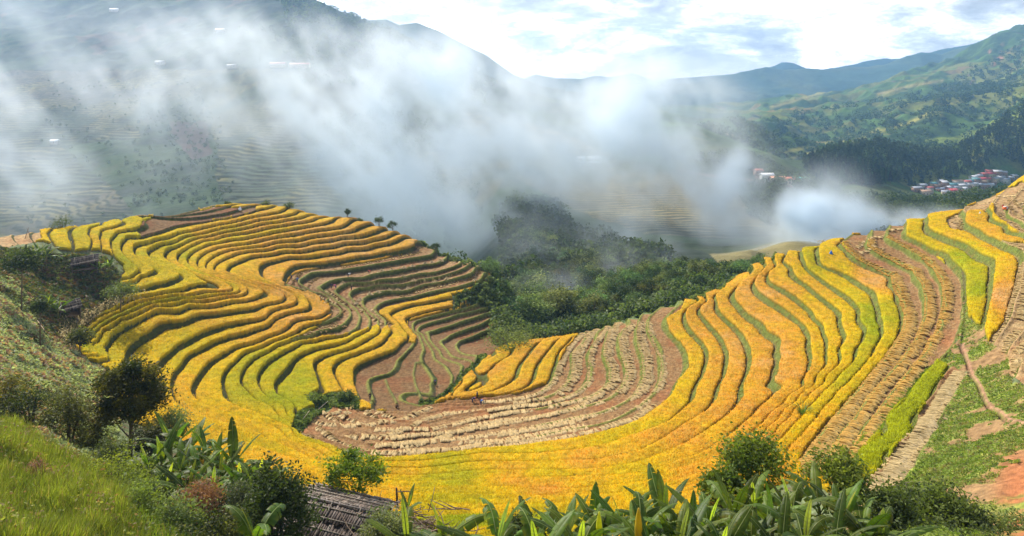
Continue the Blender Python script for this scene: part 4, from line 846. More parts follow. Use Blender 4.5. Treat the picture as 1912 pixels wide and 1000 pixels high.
# ------------------------------------------------------------------ foliage builders
def leaf_cloud(n, pts, size, cols, up=0.35, seed=1, asp=0.55):
    """n small two-sided leaf blades around given points; returns V, Q, colours"""
    r = np.random.default_rng(seed)
    a = r.normal(size=(n, 3)); a[:, 2] *= 0.6; a /= np.linalg.norm(a, axis=1)[:, None]
    b = r.normal(size=(n, 3)); b[:, 2] += up; b -= a * (a * b).sum(1)[:, None]; b /= np.linalg.norm(b, axis=1)[:, None] + 1e-9
    s = size * (0.6 + 0.8 * r.random(n))[:, None]
    p = pts
    V = np.stack([p - a * s, p + np.cross(a, b) * s * asp * 0.9 , p + a * s, p - np.cross(a, b) * s * asp * 0.9], 1).reshape(-1, 3)
    Q = np.arange(4 * n).reshape(n, 4); c = np.repeat(cols, 4, 0); return V, Q, c
def clumps(r, n, rad, flat=1.0, base=0.6):
    """centres of leaf clumps over an uneven crown"""
    out = []
    while len(out) < n:
        d = r.normal(size=3); d /= np.linalg.norm(d); 
        if d[2] < -base: continue
        k = 0.45 + 0.5 * r.random() ** 0.6
        out.append(d * np.array([rad, rad, rad * flat]) * k * (0.85 + 0.3 * r.random()))
    return np.array(out)
def make_tree(name, H, crown_r, flat, seed, nclump, nleaf, lsize, c0, c1, cmat, trunk_r=0.18, trunk_frac=0.45, clr=0.3):
    """tree > trunk, crown ; origin at the foot"""
    r = np.random.default_rng(seed); root = empty(name)
    cz = H - crown_r * flat * 0.9; ce = clumps(r, nclump, crown_r, flat) + np.array([0, 0, cz])
    t = MB(); lean = r.normal(size=2) * 0.05 * H
    zt = np.linspace(-0.6, cz + crown_r * flat * 0.3, 8); f = np.clip(zt / H, 0, 1)
    pts = np.stack([lean[0] * f ** 2 + 0.03 * H * np.sin(f * 5), lean[1] * f ** 2, zt], 1)
    t.tube(pts, trunk_r * (1.25 - f), 8, (0.16, 0.12, 0.085))
    for k in range(min(nclump, 16)):
        e = ce[k]; s_ = pts[int(2 + 4 * r.random())]; m = (s_ + e) / 2 + np.array([0, 0, -0.08 * H]) * r.random()
        t.tube([s_, m, e], [trunk_r * 0.5, trunk_r * 0.3, trunk_r * 0.1], 5, (0.15, 0.115, 0.08), cap=False)
    t.build('trunk', M['bark'], root, smooth=True)
    per = nleaf // nclump; P = []; Cc = []
    for e in ce:
        v = r.normal(size=(per, 3)); v *= (crown_r * clr * (0.6 + 0.7 * r.random())); v[:, 2] *= 0.62; P.append(e + v)
        base = np.array(c0) + (np.array(c1) - np.array(c0)) * r.random(); Cc.append(base * (0.75 + 0.5 * r.random((per, 1))))
    P = np.concatenate(P); Cc = np.concatenate(Cc); V, Q, c = leaf_cloud(len(P), P, lsize, Cc, seed=seed)
    mesh_np('crown', V, Q, M[cmat], root, col=c)
    return root
def make_bush(name, rad, flat, seed, nleaf, lsize, c0, c1, cmat='leaf', stems=True, c2=None, fr2=0.0):
    r = np.random.default_rng(seed); root = empty(name); ncl = 22
    ce = clumps(r, ncl, rad, flat, 0.1) + np.array([0, 0, rad * flat * 0.35])
    t = MB()
    for k in range(9): t.tube([(0.1 * r.normal(), 0.1 * r.normal(), -0.5), ce[k] * 0.5, ce[k]], [0.05 * rad, 0.035 * rad, 0.01 * rad], 5, (0.13, 0.10, 0.06), cap=False)
    t.build('stem', M['bark'], root, smooth=True)
    per = nleaf // ncl; P = []; Cc = []
    for e in ce:
        v = r.normal(size=(per, 3)) * rad * 0.26; v[:, 2] *= 0.8; P.append(e + v); b = np.array(c0) + (np.array(c1) - np.array(c0)) * r.random()
        if c2 is not None and e[2] > rad * flat * 0.5 and r.random() < fr2: b = np.array(c2)
        Cc.append(b * (0.7 + 0.6 * r.random((per, 1))))
    P = np.concatenate(P); P[:, 2] = np.maximum(P[:, 2], -0.15); Cc = np.concatenate(Cc); V, Q, c = leaf_cloud(len(P), P, lsize, Cc, seed=seed)
    mesh_np('foliage', V, Q, M[cmat], root, col=c); return root
def place(o, p, rz=None, s=1.0):
    o.location = p; o.rotation_euler = (0, 0, random.uniform(0, 6.28) if rz is None else rz); o.scale = (s, s, s); return o
def dup(root, p, rz=None, s=1.0, label=None):
    c = copy_tree(root); place(c, p, rz, s)
    if label: c['label'] = label
    return c
# ---- broadleaved trees of the wooded hollow
DG0, DG1 = (0.05, 0.085, 0.028), (0.24, 0.31, 0.10)
hollow_protos = [make_tree('broadleaf_tree', 9.5, 4.8, 0.85, 300 + i, 26, 2600, 0.30, DG0 if i % 2 else (0.05, 0.09, 0.03), DG1 if i != 2 else (0.19, 0.20, 0.05), 'tree', 0.24, clr=0.21) for i in range(5)]
used_p = set()
def put_tree(pr, k, p, s, label, group, cat='tree'):
    if k not in used_p:
        o = place(pr[k], p, None, s); used_p.add(k)
    else: o = dup(pr[k], p, None, s)
    o['label'] = label; o['category'] = cat; o['group'] = group; return o
rt = np.random.default_rng(5)
WOOD = [(860,552),(906,520),(932,540),(950,490),(985,500),(1010,485),(1060,475),(1100,470),(1140,480),(1180,500),(1220,490),(1270,482),(1330,480),(1400,478),(1438,485),(1400,500),(1340,516),(1285,545),(1230,560),(1160,585),(1090,606),(1020,628),(975,640),(935,600)]
nt_ = 0; cells = {}
tries = 0
while nt_ < 215 and tries < 6000:
    tries += 1
    px = rt.uniform(850, 1450); Y = math.exp(rt.uniform(math.log(196), math.log(345)))
    zf = fground(px, Y) if Y > 176 else -999; zn = ground(px, Y) if Y < 288 else -999
    z = max(zf, zn); pyb = HY - z / Y * F
    if not inpoly(np.array([px]), np.array([pyb - 12]), [(845,560),(905,515),(930,470),(1000,455),(1300,468),(1450,470),(1450,492),(1330,522),(1280,556),(1150,605),(1010,650),(940,680),(900,600)])[0]: continue
    x = (px - CX) / F * Y; key = (int(x / 5.2), int(Y / 5.2))
    if key in cells: continue
    # stay well behind the crest of the right slope and off the knoll
    cy = float(np.interp(px, us, crestY))
    if px > 1050 and Y < cy + 22: continue
    if px < 940 and Y < 213: continue
    if px > 1240 and HY - (z + 6.5) / Y * F < 474: continue
    cells[key] = 1; s = rt.uniform(0.65, 1.2) * (1.0 if 985 < px < 1120 else (0.6 if px > 1230 else 0.74))
    put_tree(hollow_protos, int(rt.integers(0, 5)), (x, Y, z - 0.4), s, 'leafy green tree in the smoky wooded hollow beyond the paddies', 'trees of the wooded hollow'); nt_ += 1
print('hollow trees', nt_)
# bushes on the rim of the knoll, each told apart
def edge_tree(px, py, hpx, seed, label, cat='tree', slim=False, dark=True, back=2.0):
    Y = float(np.interp(px, us, crestY)) - 1.5
    H_ = hpx / F * Y; p = Vector(((px - CX) / F * Y, Y, ground(px, Y)))
    if cat == 'tree': o = make_tree('slope_tree', H_, H_ * (0.3 if slim else 0.42), 1.0 if slim else 0.8, seed, 12, 900, 0.16, (0.04, 0.07, 0.03), (0.10, 0.13, 0.05), 'leaf', 0.07, clr=0.3)
    else: o = make_bush('rim_bush', H_ * 0.75, 0.9, seed, 900, 0.15, (0.05, 0.08, 0.03), (0.13, 0.16, 0.05))
    place(o, p); tag(o, label, cat)
edge_tree(118, 431, 26, 41, 'dark round bush at the back of the yellow terraces above the hut', 'bush')
edge_tree(538, 396, 15, 42, 'dark round bush on the skyline of the terraced knoll', 'bush')
edge_tree(496, 392, 12, 43, 'low bright bush on the knoll beside the brown field', 'bush')
edge_tree(648, 412, 18, 44, 'small slim tree on the far edge of the knoll', 'tree', True)
edge_tree(708, 434, 20, 45, 'left one of two small trees on the knoll edge against smoke', 'tree')
edge_tree(733, 442, 20, 46, 'right one of two small trees on the knoll edge against smoke', 'tree')
edge_tree(814, 466, 16, 47, 'tiny lone tree above the harvested strips at the knoll edge', 'tree')
edge_tree(425, 384, 8, 48, 'small green bush at the top corner of the brown field', 'bush')
edge_tree(672, 420, 8, 49, 'low bush just below the slim tree on the knoll edge', 'bush')
# woods that cling to the far slopes: merged canopy of small crowns
def canopy(name, spots, size, leaf, per, c0, c1, label, seed, conifer=False):
    r = np.random.default_rng(seed); n = len(spots); P = np.repeat(np.asarray(spots), per, 0); s = np.repeat(size * (0.6 + 0.7 * r.random(n)), per)
    d = r.normal(size=(n * per, 3)); d /= np.linalg.norm(d, axis=1)[:, None]; k = (0.55 + 0.45 * r.random((n * per, 1)))
    if conifer:
        t = r.random(n * per); rad = (1 - t) * 0.34 + 0.03; ang = r.random(n * per) * 6.283; off = np.stack([np.cos(ang) * rad, np.sin(ang) * rad, t * 1.9 - 0.1], 1)
    else: off = d * k * np.array([0.55, 0.55, 0.5]) + np.array([0, 0, 0.55])
    pos = P + off * s[:, None]
    base = np.array(c0) + (np.array(c1) - np.array(c0)) * r.random((n, 1)); cc = np.repeat(base, per, 0) * (0.7 + 0.6 * r.random((n * per, 1)))
    V, Q, c = leaf_cloud(n * per, pos, leaf, cc, seed=seed + 1, asp=0.8)
    o = mesh_np(name, V, Q, M['leaf'], col=c); tag(o, label, 'woods', kind='stuff'); return o
def scatter(poly, y0, y1, n, seed, mind=0):
    """n points of the far land inside an outline of landmarks"""
    r = np.random.default_rng(seed); vis = inpoly(FU + 30 * fbm(FU / 45, FV * 9, 3, seed), pyf2 + 22 * fbm(FU / 45, FV * 9, 3, seed + 50), poly) & (FY > y0) & (FY < y1)
    jj, ii = np.where(vis); w = FY[jj, ii] ** 2 * 1.0; w /= w.sum(); k = r.choice(len(jj), size=n, p=w, replace=len(jj) < n)
    out = np.stack([FX[jj[k], ii[k]], FY[jj[k], ii[k]], FZ2[jj[k], ii[k]]], 1); out[:, :2] += r.normal(size=(n, 2)) * 1.2; return out
sp = np.concatenate([scatter([(935,440),(960,360),(1000,370),(1080,440),(1160,475),(1230,478),(1230,500),(1100,520),(960,560),(935,520)], 255, 460, 650, 1),
    scatter([(1405,352),(1450,345),(1465,380),(1450,415),(1400,400)], 400, 640, 150, 2), scatter([(1500,345),(1560,345),(1580,420),(1700,455),(1680,470),(1500,420)], 300, 800, 330, 3),
    scatter([(1560,376),(1912,360),(1912,400),(1740,420),(1650,392),(1560,390)], 400, 800, 330, 4), 
    scatter([(440,60),(520,100),(560,160),(640,150),(760,200),(700,110),(560,40)], 900, 2000, 260, 6), scatter([(560,240),(720,200),(880,260),(900,460),(760,460),(640,360)], 450, 1000, 420, 7),
    scatter([(1300,290),(1420,300),(1500,330),(1500,345),(1400,330),(1310,310)], 600, 1100, 200, 8)])
canopy('woodland', sp, 8.5, 0.95, 70, (0.03, 0.055, 0.018), (0.10, 0.135, 0.04), 'leafy woods on the slopes across the valley', 61)
sp = np.concatenate([scatter([(510,-10),(590,5),(680,50),(760,75),(850,115),(930,160),(900,200),(760,150),(640,90),(540,60)], 1200, 2100, 750, 9),
    scatter([(1700,200),(1912,80),(1912,180),(1760,220)], 1700, 3400, 500, 10), scatter([(1300,240),(1912,150),(1912,300),(1330,300)], 1000, 3000, 1200, 11)])
canopy('woodland', sp, 15, 2.2, 40, (0.03, 0.06, 0.02), (0.10, 0.15, 0.045), 'dark scattered woods high on the mountains', 63)
sp = np.concatenate([scatter([(235,295),(420,295),(430,385),(250,395)], 450, 900, 160, 12), scatter([(100,150),(420,150),(420,430),(0,430)], 450, 1300, 200, 13), scatter([(250,215),(400,180),(420,300),(330,300)], 600, 1300, 130, 14)])
canopy('scattered_bushes', sp, 3.8, 0.6, 40, (0.03, 0.055, 0.02), (0.08, 0.11, 0.035), 'scattered bushes between the terraces of the left mountain', 67)
us_ = []
for _ in range(1500):
    px = rt.uniform(850, 1440); Y = math.exp(rt.uniform(math.log(186), math.log(300)))
    if Y < float(np.interp(px, us, crestY)) + (17 if px > 1000 else 5): continue
    zu_ = max(fground(px, Y), ground(px, min(Y, 288)) if Y < 288 else -999)
    if px > 1240 and HY - (zu_ + 4.5) / Y * F < 484: continue
    us_.append(((px - CX) / F * Y, Y, zu_ - 0.6))
for _ in range(420):
    px = rt.uniform(925, 1130); Y = rt.uniform(172, 216)
    if Y < 176 + (px - 925) * 0.03 and px > 960 and HY - ground(px, Y) / Y * F < 628 - (px - 960) * 0.25: continue
    us_.append(((px - CX) / F * Y, Y, max(fground(px, max(Y, 173)), ground(px, Y)) - 0.8))
canopy('undergrowth', us_, 4.2, 0.42, 90, (0.05, 0.09, 0.03), (0.18, 0.23, 0.08), 'dense undergrowth filling the wooded hollow', 69)
# pine ridge
PINE = [(1490,300),(1530,280),(1600,268),(1650,262),(1700,275),(1760,288),(1800,270),(1860,235),(1912,195),(2080,120),(2080,330),(1912,318),(1880,290),(1850,300),(1800,335),(1730,345),(1600,350),(1500,350)]
pine_protos = []
for i in range(3):
    r = np.random.default_rng(400 + i); root = empty('pine_tree'); H_ = 15.0; t = MB(); t.tube([(0, 0, -1), (0.1, 0, H_ * 0.5), (0, 0.1, H_ * 0.93)], [0.28, 0.18, 0.05], 6, (0.14, 0.10, 0.07)); t.build('trunk', M['bark'], root)
    n = 420; tt = r.random(n) ** 0.8; rad = ((1 - tt) * 2.9 + 0.25) * (0.45 + 0.6 * r.random(n)); an = r.random(n) * 6.283
    P = np.stack([np.cos(an) * rad, np.sin(an) * rad, 2.2 + tt * (H_ - 2.4)], 1); cc = np.array((0.028, 0.055, 0.022)) + np.array((0.045, 0.055, 0.018)) * r.random((n, 1))
    V, Q, c = leaf_cloud(n, P, 0.85, cc, seed=i, asp=0.7); mesh_np('crown', V, Q, M['tree'], root, col=c); pine_protos.append(root)
allp = scatter(PINE, 820, 1260, 2600, 20); order = np.argsort(allp[:, 1] + 1e-3 * allp[:, 0]); allp = allp[order]
used_p = set(); kept = []
for p in allp:
    if len(kept) < 240 and p[0] < 760: 
        kept.append(p); put_tree(pine_protos, len(kept) % 3, tuple(p), 0.8 + 0.5 * rt.random(), 'dark pine standing in the forest on the ridge above the village', 'pines of the dark forest ridge')
rest = allp[240:]; canopy('pine_forest', rest, 7.5, 1.1, 60, (0.022, 0.045, 0.02), (0.06, 0.085, 0.03), 'dark pine forest covering the ridge above the village', 65, conifer=True)
# ------------------------------------------------------------------ banana plants
def leaf_mesh(seed, L=2.4, W=0.34, torn=0.5, droop=0.9, young=False):
    r = np.random.default_rng(seed); n = 22; b = MB()
    t = np.linspace(0, 1, n); ang = R(78) - droop * t ** 1.6 * 1.5
    ds = L / (n - 1); x = np.concatenate([[0], np.cumsum(np.cos(ang[:-1]) * ds)]); z = np.concatenate([[0], np.cumsum(np.sin(ang[:-1]) * ds)])
    g = np.array([0.10, 0.16, 0.018]) * (0.55 + 0.9 * r.random()); 
    if young: g = np.array([0.42, 0.50, 0.06])
    rib = np.array([0.34, 0.40, 0.13]); b.tube(np.stack([x, 0 * x, z], 1), np.linspace(0.034, 0.008, n), 5, rib, cap=False)
    wprof = W * np.clip(np.sin(np.pi * np.clip((t - 0.12) / 0.88, 0, 1) ** 0.75), 0, 1) ** 0.6; wprof[t < 0.14] = 0
    for sd in (-1, 1):
        i = 2
        while i < n - 1:
            k = 1 + int(r.random() * 4) if r.random() < torn else 5 + int(r.random() * 4); j = min(i + k, n - 1)
            sag = 0.2 + 0.8 * r.random() * torn; sh = (r.random() - 0.3) * 0.07 * torn; gap = 0.015 + 0.055 * torn * r.random()
            V = []; Cc = []
            for m in range(i, j + 1):
                nx, nz = -math.sin(ang[m]), math.cos(ang[m]); dx, dz = math.cos(ang[m]), math.sin(ang[m]); w = wprof[m]
                for q, u in enumerate((0, 0.5, 1.0)):
                    e = (-gap if m == j else 0) * u + sh * u; up = 0.10 * w * math.sin(u * 2.2) - sag * w * u * u + 0.2 * u * w
                    V.append((x[m] + dx * e + nx * up, sd * w * u * (1 - 0.12 * u), z[m] + dz * e + nz * up)); Cc.append(g * (1.0 + 0.25 * (u == 0.5) * (m % 2)) * (1 if not (u == 1.0 and r.random() < 0.25 * torn) else 0.75) + (np.array([0.12, 0.07, 0.0]) * (u == 1.0) * (r.random() < 0.35 * torn)))
            Q = []
            for m in range(j - i):
                for q in range(2): a = m * 3 + q; Q.append((a, a + 1, a + 4, a + 3))
            b.add(V, Q, np.array(Cc)); i = j
    o = b.build('leaf', M['banana'], smooth=True); me = o.data; bpy.data.objects.remove(o); return me
LEAVES = [leaf_mesh(i, 2.5 + 0.15 * (i % 4), 0.29 + 0.03 * (i % 3), (0.3, 0.9, 1.3, 0.7, 1.1, 0.5)[i % 6], (0.35, 0.9, 1.25, 0.6, 1.05, 0.25)[i % 6]) for i in range(12)]
YOUNG = leaf_mesh(77, 1.9, 0.16, 0.0, 0.15, True)
def rolled():
    b = MB(); n = 9; t = np.linspace(0, 1, n); b.tube(np.stack([0.10 * t ** 2, 0 * t, 1.5 * t], 1), 0.03 + 0.10 * np.sin(np.pi * np.clip(t * 0.9 + 0.12, 0, 1)) ** 0.8, 8, (0.75, 0.66, 0.05)); o = b.build('leaf', M['banana'], smooth=True); me = o.data; bpy.data.objects.remove(o); return me
ROLL = rolled()
def banana(p, crown_z, nleaf, sc, seed, label, group, roll=False, young=True, lean=0.0):
    r = np.random.default_rng(seed); root = empty('banana_plant', p); h = max(0.5, crown_z - p[2])
    t = MB(); t.tube([(0, 0, -0.4), (0.03, 0.02, h * 0.5), (0.06, 0.0, h), (0.06, 0, h + 0.25)], [0.16 * sc + 0.02 * h, 0.12 * sc + 0.01 * h, 0.08 * sc, 0.03], 9, (0.19, 0.19, 0.07)); t.build('stem', M['bark'], root, smooth=True)
    a0 = r.random() * 6.28
    for i in range(nleaf):
        o = bpy.data.objects.new('leaf', LEAVES[int(r.integers(0, len(LEAVES)))]); C.objects.link(o); o.parent = root; low = i / nleaf
        o.location = (0.06, 0, h - 0.1 - 0.25 * low); o.rotation_euler = (r.normal() * 0.22, (0.02 + 0.85 * low + 0.3 * r.random()), a0 + i * 2.39996 + r.normal() * 0.2)
        s_ = sc * (0.8 + 0.35 * r.random()); o.scale = (s_, s_, s_)
    if young:
        o = bpy.data.objects.new('leaf', YOUNG); C.objects.link(o); o.parent = root; o.location = (0.06, 0, h); o.rotation_euler = (0, 0.05, r.random() * 6); o.scale = (sc,) * 3
    if roll:
        o = bpy.data.objects.new('leaf', ROLL); C.objects.link(o); o.parent = root; o.location = (-0.2, -1.3, h + 0.35); o.rotation_euler = (0.12, -0.2, 0.6); o.scale = (sc * 1.25,) * 3; o['label'] = 'yellow rolled young leaf'
    tag(root, label, 'banana plant', group); return root
FRONT = [(1000,1018,32,0),(1052,1006,33,0),(1104,992,34,0),(1122,1000,31,1),(1160,984,33,0),(1192,1002,31,1),(1240,975,34,0),(1285,995,33,0),(1322,985,32,0),(1368,962,35,0),(1405,948,36,0),(1440,975,33,0),(1478,962,34,0),(1528,955,35,0),(1572,975,34,0),(1612,1000,33,0),(1500,1015,30,0),(1400,1018,31,0),(1265,1030,30,0),(1556,1026,31,0),(1345,1032,29,0),(1455,1038,29,0),(1080,1032,29,0),(1215,1036,29,0),(1640,1028,32,0)]
for i, (px, py, Y, rl) in enumerate(FRONT):
    zc = (HY - py) / F * Y; p = atY(px, Y); banana((p[0], p[1], max(p[2], zc - 4.5)), zc, 10 if i % 3 else 9, 0.78 + 0.26 * random.random(), 500 + i, ('banana plant with a yellow rolled leaf in the large foreground grove' if rl else 'tall banana plant with torn green leaves in the large foreground grove'), 'banana grove along the lower edge' if not rl else 'banana plants carrying a yellow rolled leaf', roll=bool(rl), young=i % 2 == 0)
for i, (px, py, Y) in enumerate([(758,1018,30),(826,1012,31),(925,1022,29),(472,1010,31),(1000,1040,27)]):
    zc = (HY - py) / F * Y; p = atY(px, Y)
    banana((p[0], p[1], max(p[2], zc - 4.5)), zc, 5, 1.0, 540 + i, ['single banana plant with one big upright leaf beside the plank roof', 'young banana plant with pale slender leaves right of the plank roof', 'low banana plant poking up left of the foreground grove', 'small banana plant in front of the dark round bush by the roof', 'low banana plant at the bottom left end of the grove'][i], None)
for i, (px, py, Y) in enumerate([(318,832,53),(352,838,52),(382,846,51),(405,858,50),(434,868,49),(300,866,50),(335,882,48),(372,890,47),(410,892,47),(446,900,46),(482,895,46),(276,880,49),(310,905,46),(350,915,45),(395,922,44),(470,915,45)]):
    zc = (HY - py) / F * Y; p = atY(px, Y); banana((p[0], p[1], max(p[2], zc - 3.5)), zc, 8, 0.85 + 0.25 * random.random(), 560 + i, 'dark green banana plant in the dense clump right of the round tree', 'banana clump beside the round tree')
for i, (px, py, s, lb, g) in enumerate([(62,486,1.3,'banana plant in the big clump above the upper hut','bananas above the upper hut'),(86,488,1.4,'banana plant in the big clump above the upper hut','bananas above the upper hut'),(74,482,1.2,'banana plant in the big clump above the upper hut','bananas above the upper hut'),
     (186,512,1.15,'banana plant crowding the right side of the upper hut','bananas right of the upper hut'),(202,508,1.0,'banana plant crowding the right side of the upper hut','bananas right of the upper hut'),(88,586,1.05,'banana plant growing in front of the lower hut','bananas in front of the lower hut'),(108,592,1.05,'banana plant growing in front of the lower hut','bananas in front of the lower hut'),(98,582,0.9,'banana plant growing in front of the lower hut','bananas in front of the lower hut')]):
    p = at(px, py, 70); banana(p, p[2] + 1.2, 9, s * 0.95, 590 + i, lb, g)
p = atY(760, 62); banana((p[0], p[1], zr(962, 62)), zr(950, 62), 6, 0.7, 600, 'small yellowish banana plant standing behind the brush pile by the roof', None)
# ------------------------------------------------------------------ trees and bushes of the near slopes
def near_plant(px, py, Y): 
    if Y is None: return at(px, py, 20)
    q = atY(px, Y); z = (HY - py) / F * Y
    return Vector((q[0], q[1], q[2] if abs(q[2] - z) < 1.0 else min(z, q[2] + 6)))
def tree_px(name, px, base, top, wpx, Y, seed, label, cat, **k):
    p = near_plant(px, base, Y); H_ = (HY - top) / F * p[1] - p[2]; r_ = wpx / 2 / F * p[1]
    o = make_tree(name, H_, r_, k.get('flat', 1.0), seed, k.get('nc', 34), k.get('nl', 7500), k.get('ls', 0.13), k.get('c0', (0.03, 0.045, 0.008)), k.get('c1', (0.12, 0.12, 0.015)), 'leaf', k.get('tr', 0.16), clr=k.get('clr', 0.22))
    place(o, p); tag(o, label, cat); return o
tree_px('round_tree', 243, 848, 682, 116, 60, 700, 'dark round crowned tree with a bare trunk on the left slope', 'tree', flat=1.08, nl=18000, clr=0.19, nc=60, c1=(0.17, 0.15, 0.02))
sp_ = tree_px('sapling', 668, 955, 846, 112, 47, 701, 'bright green open sapling rising above the plank roof', 'tree', flat=0.72, nc=30, nl=3000, ls=0.12, c0=(0.08, 0.15, 0.02), c1=(0.26, 0.32, 0.03), tr=0.06, clr=0.16)
def bush_px(px, base, hpx, wpx, Y, seed, label, c0, c1, nl=4000, ls=0.10, c2=None, fr2=0.0, cat='bush'):
    Yb = Y; z = (HY - base) / F * Yb; g_ = atY(px, Yb); p = Vector((g_[0], g_[1], max(z, g_[2] - 0.3) if z < g_[2] + 3 else z)); r_ = wpx / 2 / F * Yb; fl = max(0.5, (hpx / F * Yb) / (1.35 * r_))
    o = make_bush('bush', r_, fl, seed, nl, ls, c0, c1, c2=c2, fr2=fr2); place(o, p); tag(o, label, cat)
    gz = g_[2]
    if p[2] > gz + 0.4:
        st = MB(); st.tube([(0, 0, gz - p[2] - 0.3), (0.1, 0, 0.2)], [0.12, 0.08], 6, (0.14, 0.11, 0.07)); st.build('stem', M['bark'], o)
DK0, DK1 = (0.03, 0.05, 0.015), (0.10, 0.13, 0.03); OL0, OL1 = (0.09, 0.10, 0.03), (0.22, 0.22, 0.05); PG0, PG1 = (0.13, 0.18, 0.06), (0.27, 0.33, 0.10)
bush_px(512, 1012, 126, 128, 37, 710, 'dense dark leafy bush covering the left end of the plank roof', DK0, (0.13, 0.17, 0.04), 7500, 0.10)
bush_px(376, 985, 88, 100, 41, 711, 'bush with rusty red flower heads right below the banana clump', DK0, (0.12, 0.13, 0.04), 5500, 0.07, (0.30, 0.15, 0.09), 0.9)
bush_px(443, 975, 72, 84, 42, 712, 'grey green bush between the rusty bush and the dark bush', (0.06, 0.08, 0.04), (0.15, 0.17, 0.08), 4500, 0.07)
bush_px(322, 1020, 62, 110, 38, 713, 'low light green bush under the rusty bush', PG0, PG1, 4500, 0.08)
bush_px(410, 1025, 50, 110, 36, 714, 'low dark bush at the very bottom below the rusty bush', DK0, OL1, 3500, 0.08)
bush_px(215, 960, 78, 120, 43, 715, 'yellow green bush in front of the banana clump', (0.20, 0.26, 0.03), (0.42, 0.44, 0.05), 5000, 0.07)
bush_px(250, 1000, 60, 90, 40, 716, 'feathery green bush at the edge of the tall grass', PG0, (0.30, 0.38, 0.06), 4000, 0.07)
bush_px(72, 985, 66, 54, 37, 717, 'reddish brown bush alone in the tall grass', (0.10, 0.09, 0.03), (0.20, 0.17, 0.06), 3000, 0.06, (0.32, 0.17, 0.13), 0.9)
bush_px(128, 842, 110, 96, 58, 718, 'large olive grey bush on the slope left of the round tree', OL0, (0.20, 0.20, 0.07), 6000, 0.10)
bush_px(58, 800, 80, 110, 60, 719, 'dark olive bush below the ridge of yellow weeds at far left', DK0, OL1, 5000, 0.10)
bush_px(20, 770, 70, 70, 62, 720, 'bush with orange yellow top at the left border', OL0, (0.34, 0.26, 0.04), 4000, 0.10)
bush_px(213, 880, 66, 60, 54, 721, 'soft young pine like bush at the foot of the round tree', (0.10, 0.14, 0.04), (0.22, 0.24, 0.08), 4500, 0.07)
bush_px(282, 862, 76, 60, 56, 722, 'dark shaded bush just right of the round tree trunk', (0.04, 0.05, 0.02), (0.12, 0.12, 0.05), 3500, 0.10)
bush_px(318, 812, 46, 66, 60, 723, 'pale bluish green bush on the rice edge right of the round tree', PG0, (0.28, 0.34, 0.16), 3500, 0.08)
bush_px(168, 842, 60, 60, 57, 724, 'brownish bush between the olive bush and the round tree', OL0, OL1, 3000, 0.09)
bush_px(722, 1030, 66, 90, 39, 725, 'pale grey green bush hanging over the right end of the plank roof', (0.14, 0.17, 0.08), (0.30, 0.32, 0.15), 4500, 0.08)
bush_px(1405, 905, 82, 118, 40, 726, 'round bright green bush behind the banana grove', (0.08, 0.13, 0.02), (0.27, 0.32, 0.03), 5500, 0.11)
bush_px(1350, 935, 60, 70, 38, 727, 'small bright bush left of the round one behind the bananas', (0.08, 0.13, 0.02), (0.25, 0.30, 0.03), 3500, 0.11)
bush_px(1560, 915, 66, 96, 41, 728, 'green bush behind the right end of the banana grove', (0.08, 0.13, 0.02), (0.24, 0.28, 0.04), 4500, 0.11)
bush_px(1735, 1015, 112, 150, 42, 729, 'large dark green bush at the lower right beside the bananas', DK0, (0.17, 0.22, 0.04), 8000, 0.11)
bush_px(1815, 1015, 64, 100, 42, 730, 'low green bush running down to the lower right corner', DK0, (0.20, 0.25, 0.05), 5000, 0.10)
bush_px(1895, 1015, 34, 70, 44, 731, 'small pale green bush in the lower right corner', PG0, PG1, 2500, 0.08)
bush_px(1665, 1000, 80, 90, 38, 732, 'dark bush filling the gap right of the last banana plant', DK0, (0.14, 0.18, 0.04), 5000, 0.10)
bush_px(985, 1015, 56, 60, 34, 733, 'dark small bush at the left end of the banana grove', DK0, (0.12, 0.15, 0.04), 3000, 0.08)
bush_px(40, 500, 34, 60, 118, 734, 'dark bush left of the banana clump above the upper hut', DK0, DK1, 2200, 0.24)
bush_px(75, 582, 22, 24, 108, 735, 'dark green bush beside the bananas of the lower hut', DK0, DK1, 1200, 0.2)
bush_px(150, 640, 26, 40, 118, 736, 'low dark bush under the dry corn row', DK0, OL1, 1500, 0.22)
bush_px(225, 552, 20, 56, 140, 737, 'weedy green bush on the bank right of the upper hut', PG0, (0.2, 0.24, 0.06), 1500, 0.2)
bush_px(588, 786, 20, 34, 128, 738, 'green bush in the corner above the straw field', (0.08, 0.13, 0.03), (0.22, 0.28, 0.06), 2500, 0.2)
bush_px(646, 762, 18, 30, 131, 739, 'dark green bush under the tip of the yellow spur', (0.05, 0.09, 0.02), (0.16, 0.20, 0.05), 2000, 0.2)
bush_px(955, 668, 34, 90, 160, 740, 'pale green weeds bush at the left end of the right crest', (0.12, 0.16, 0.05), (0.28, 0.33, 0.12), 2800, 0.2)
def tuft(px, py, label):
    p = at(px, py); r = np.random.default_rng(3); b = MB()
    for i in range(90):
        a = r.random() * 6.283; q = np.array(p) + np.array([math.cos(a), math.sin(a), 0]) * 0.5 * r.random(); e = np.array([math.cos(a), math.sin(a), 0]); h = 1.1 + 1.3 * r.random(); u = np.array([-e[1], e[0], 0]) * 0.035
        b.add([q - u, q + u, q + e * 0.25 * h + u + (0, 0, 0.6 * h), q + e * 0.25 * h - u + (0, 0, 0.6 * h), q + e * 0.7 * h + (0, 0, 0.85 * h), q + e * 0.7 * h + (0, 0, 0.85 * h)], [(0, 1, 2, 3), (3, 2, 4, 4)], np.array((0.14, 0.24, 0.04)) * (0.6 + 0.8 * r.random()))
    tag(b.build('grass_tuft', M['leaf']), label, 'grass tuft')
tuft(1499, 776, 'tuft of tall green grass between two rice strips')
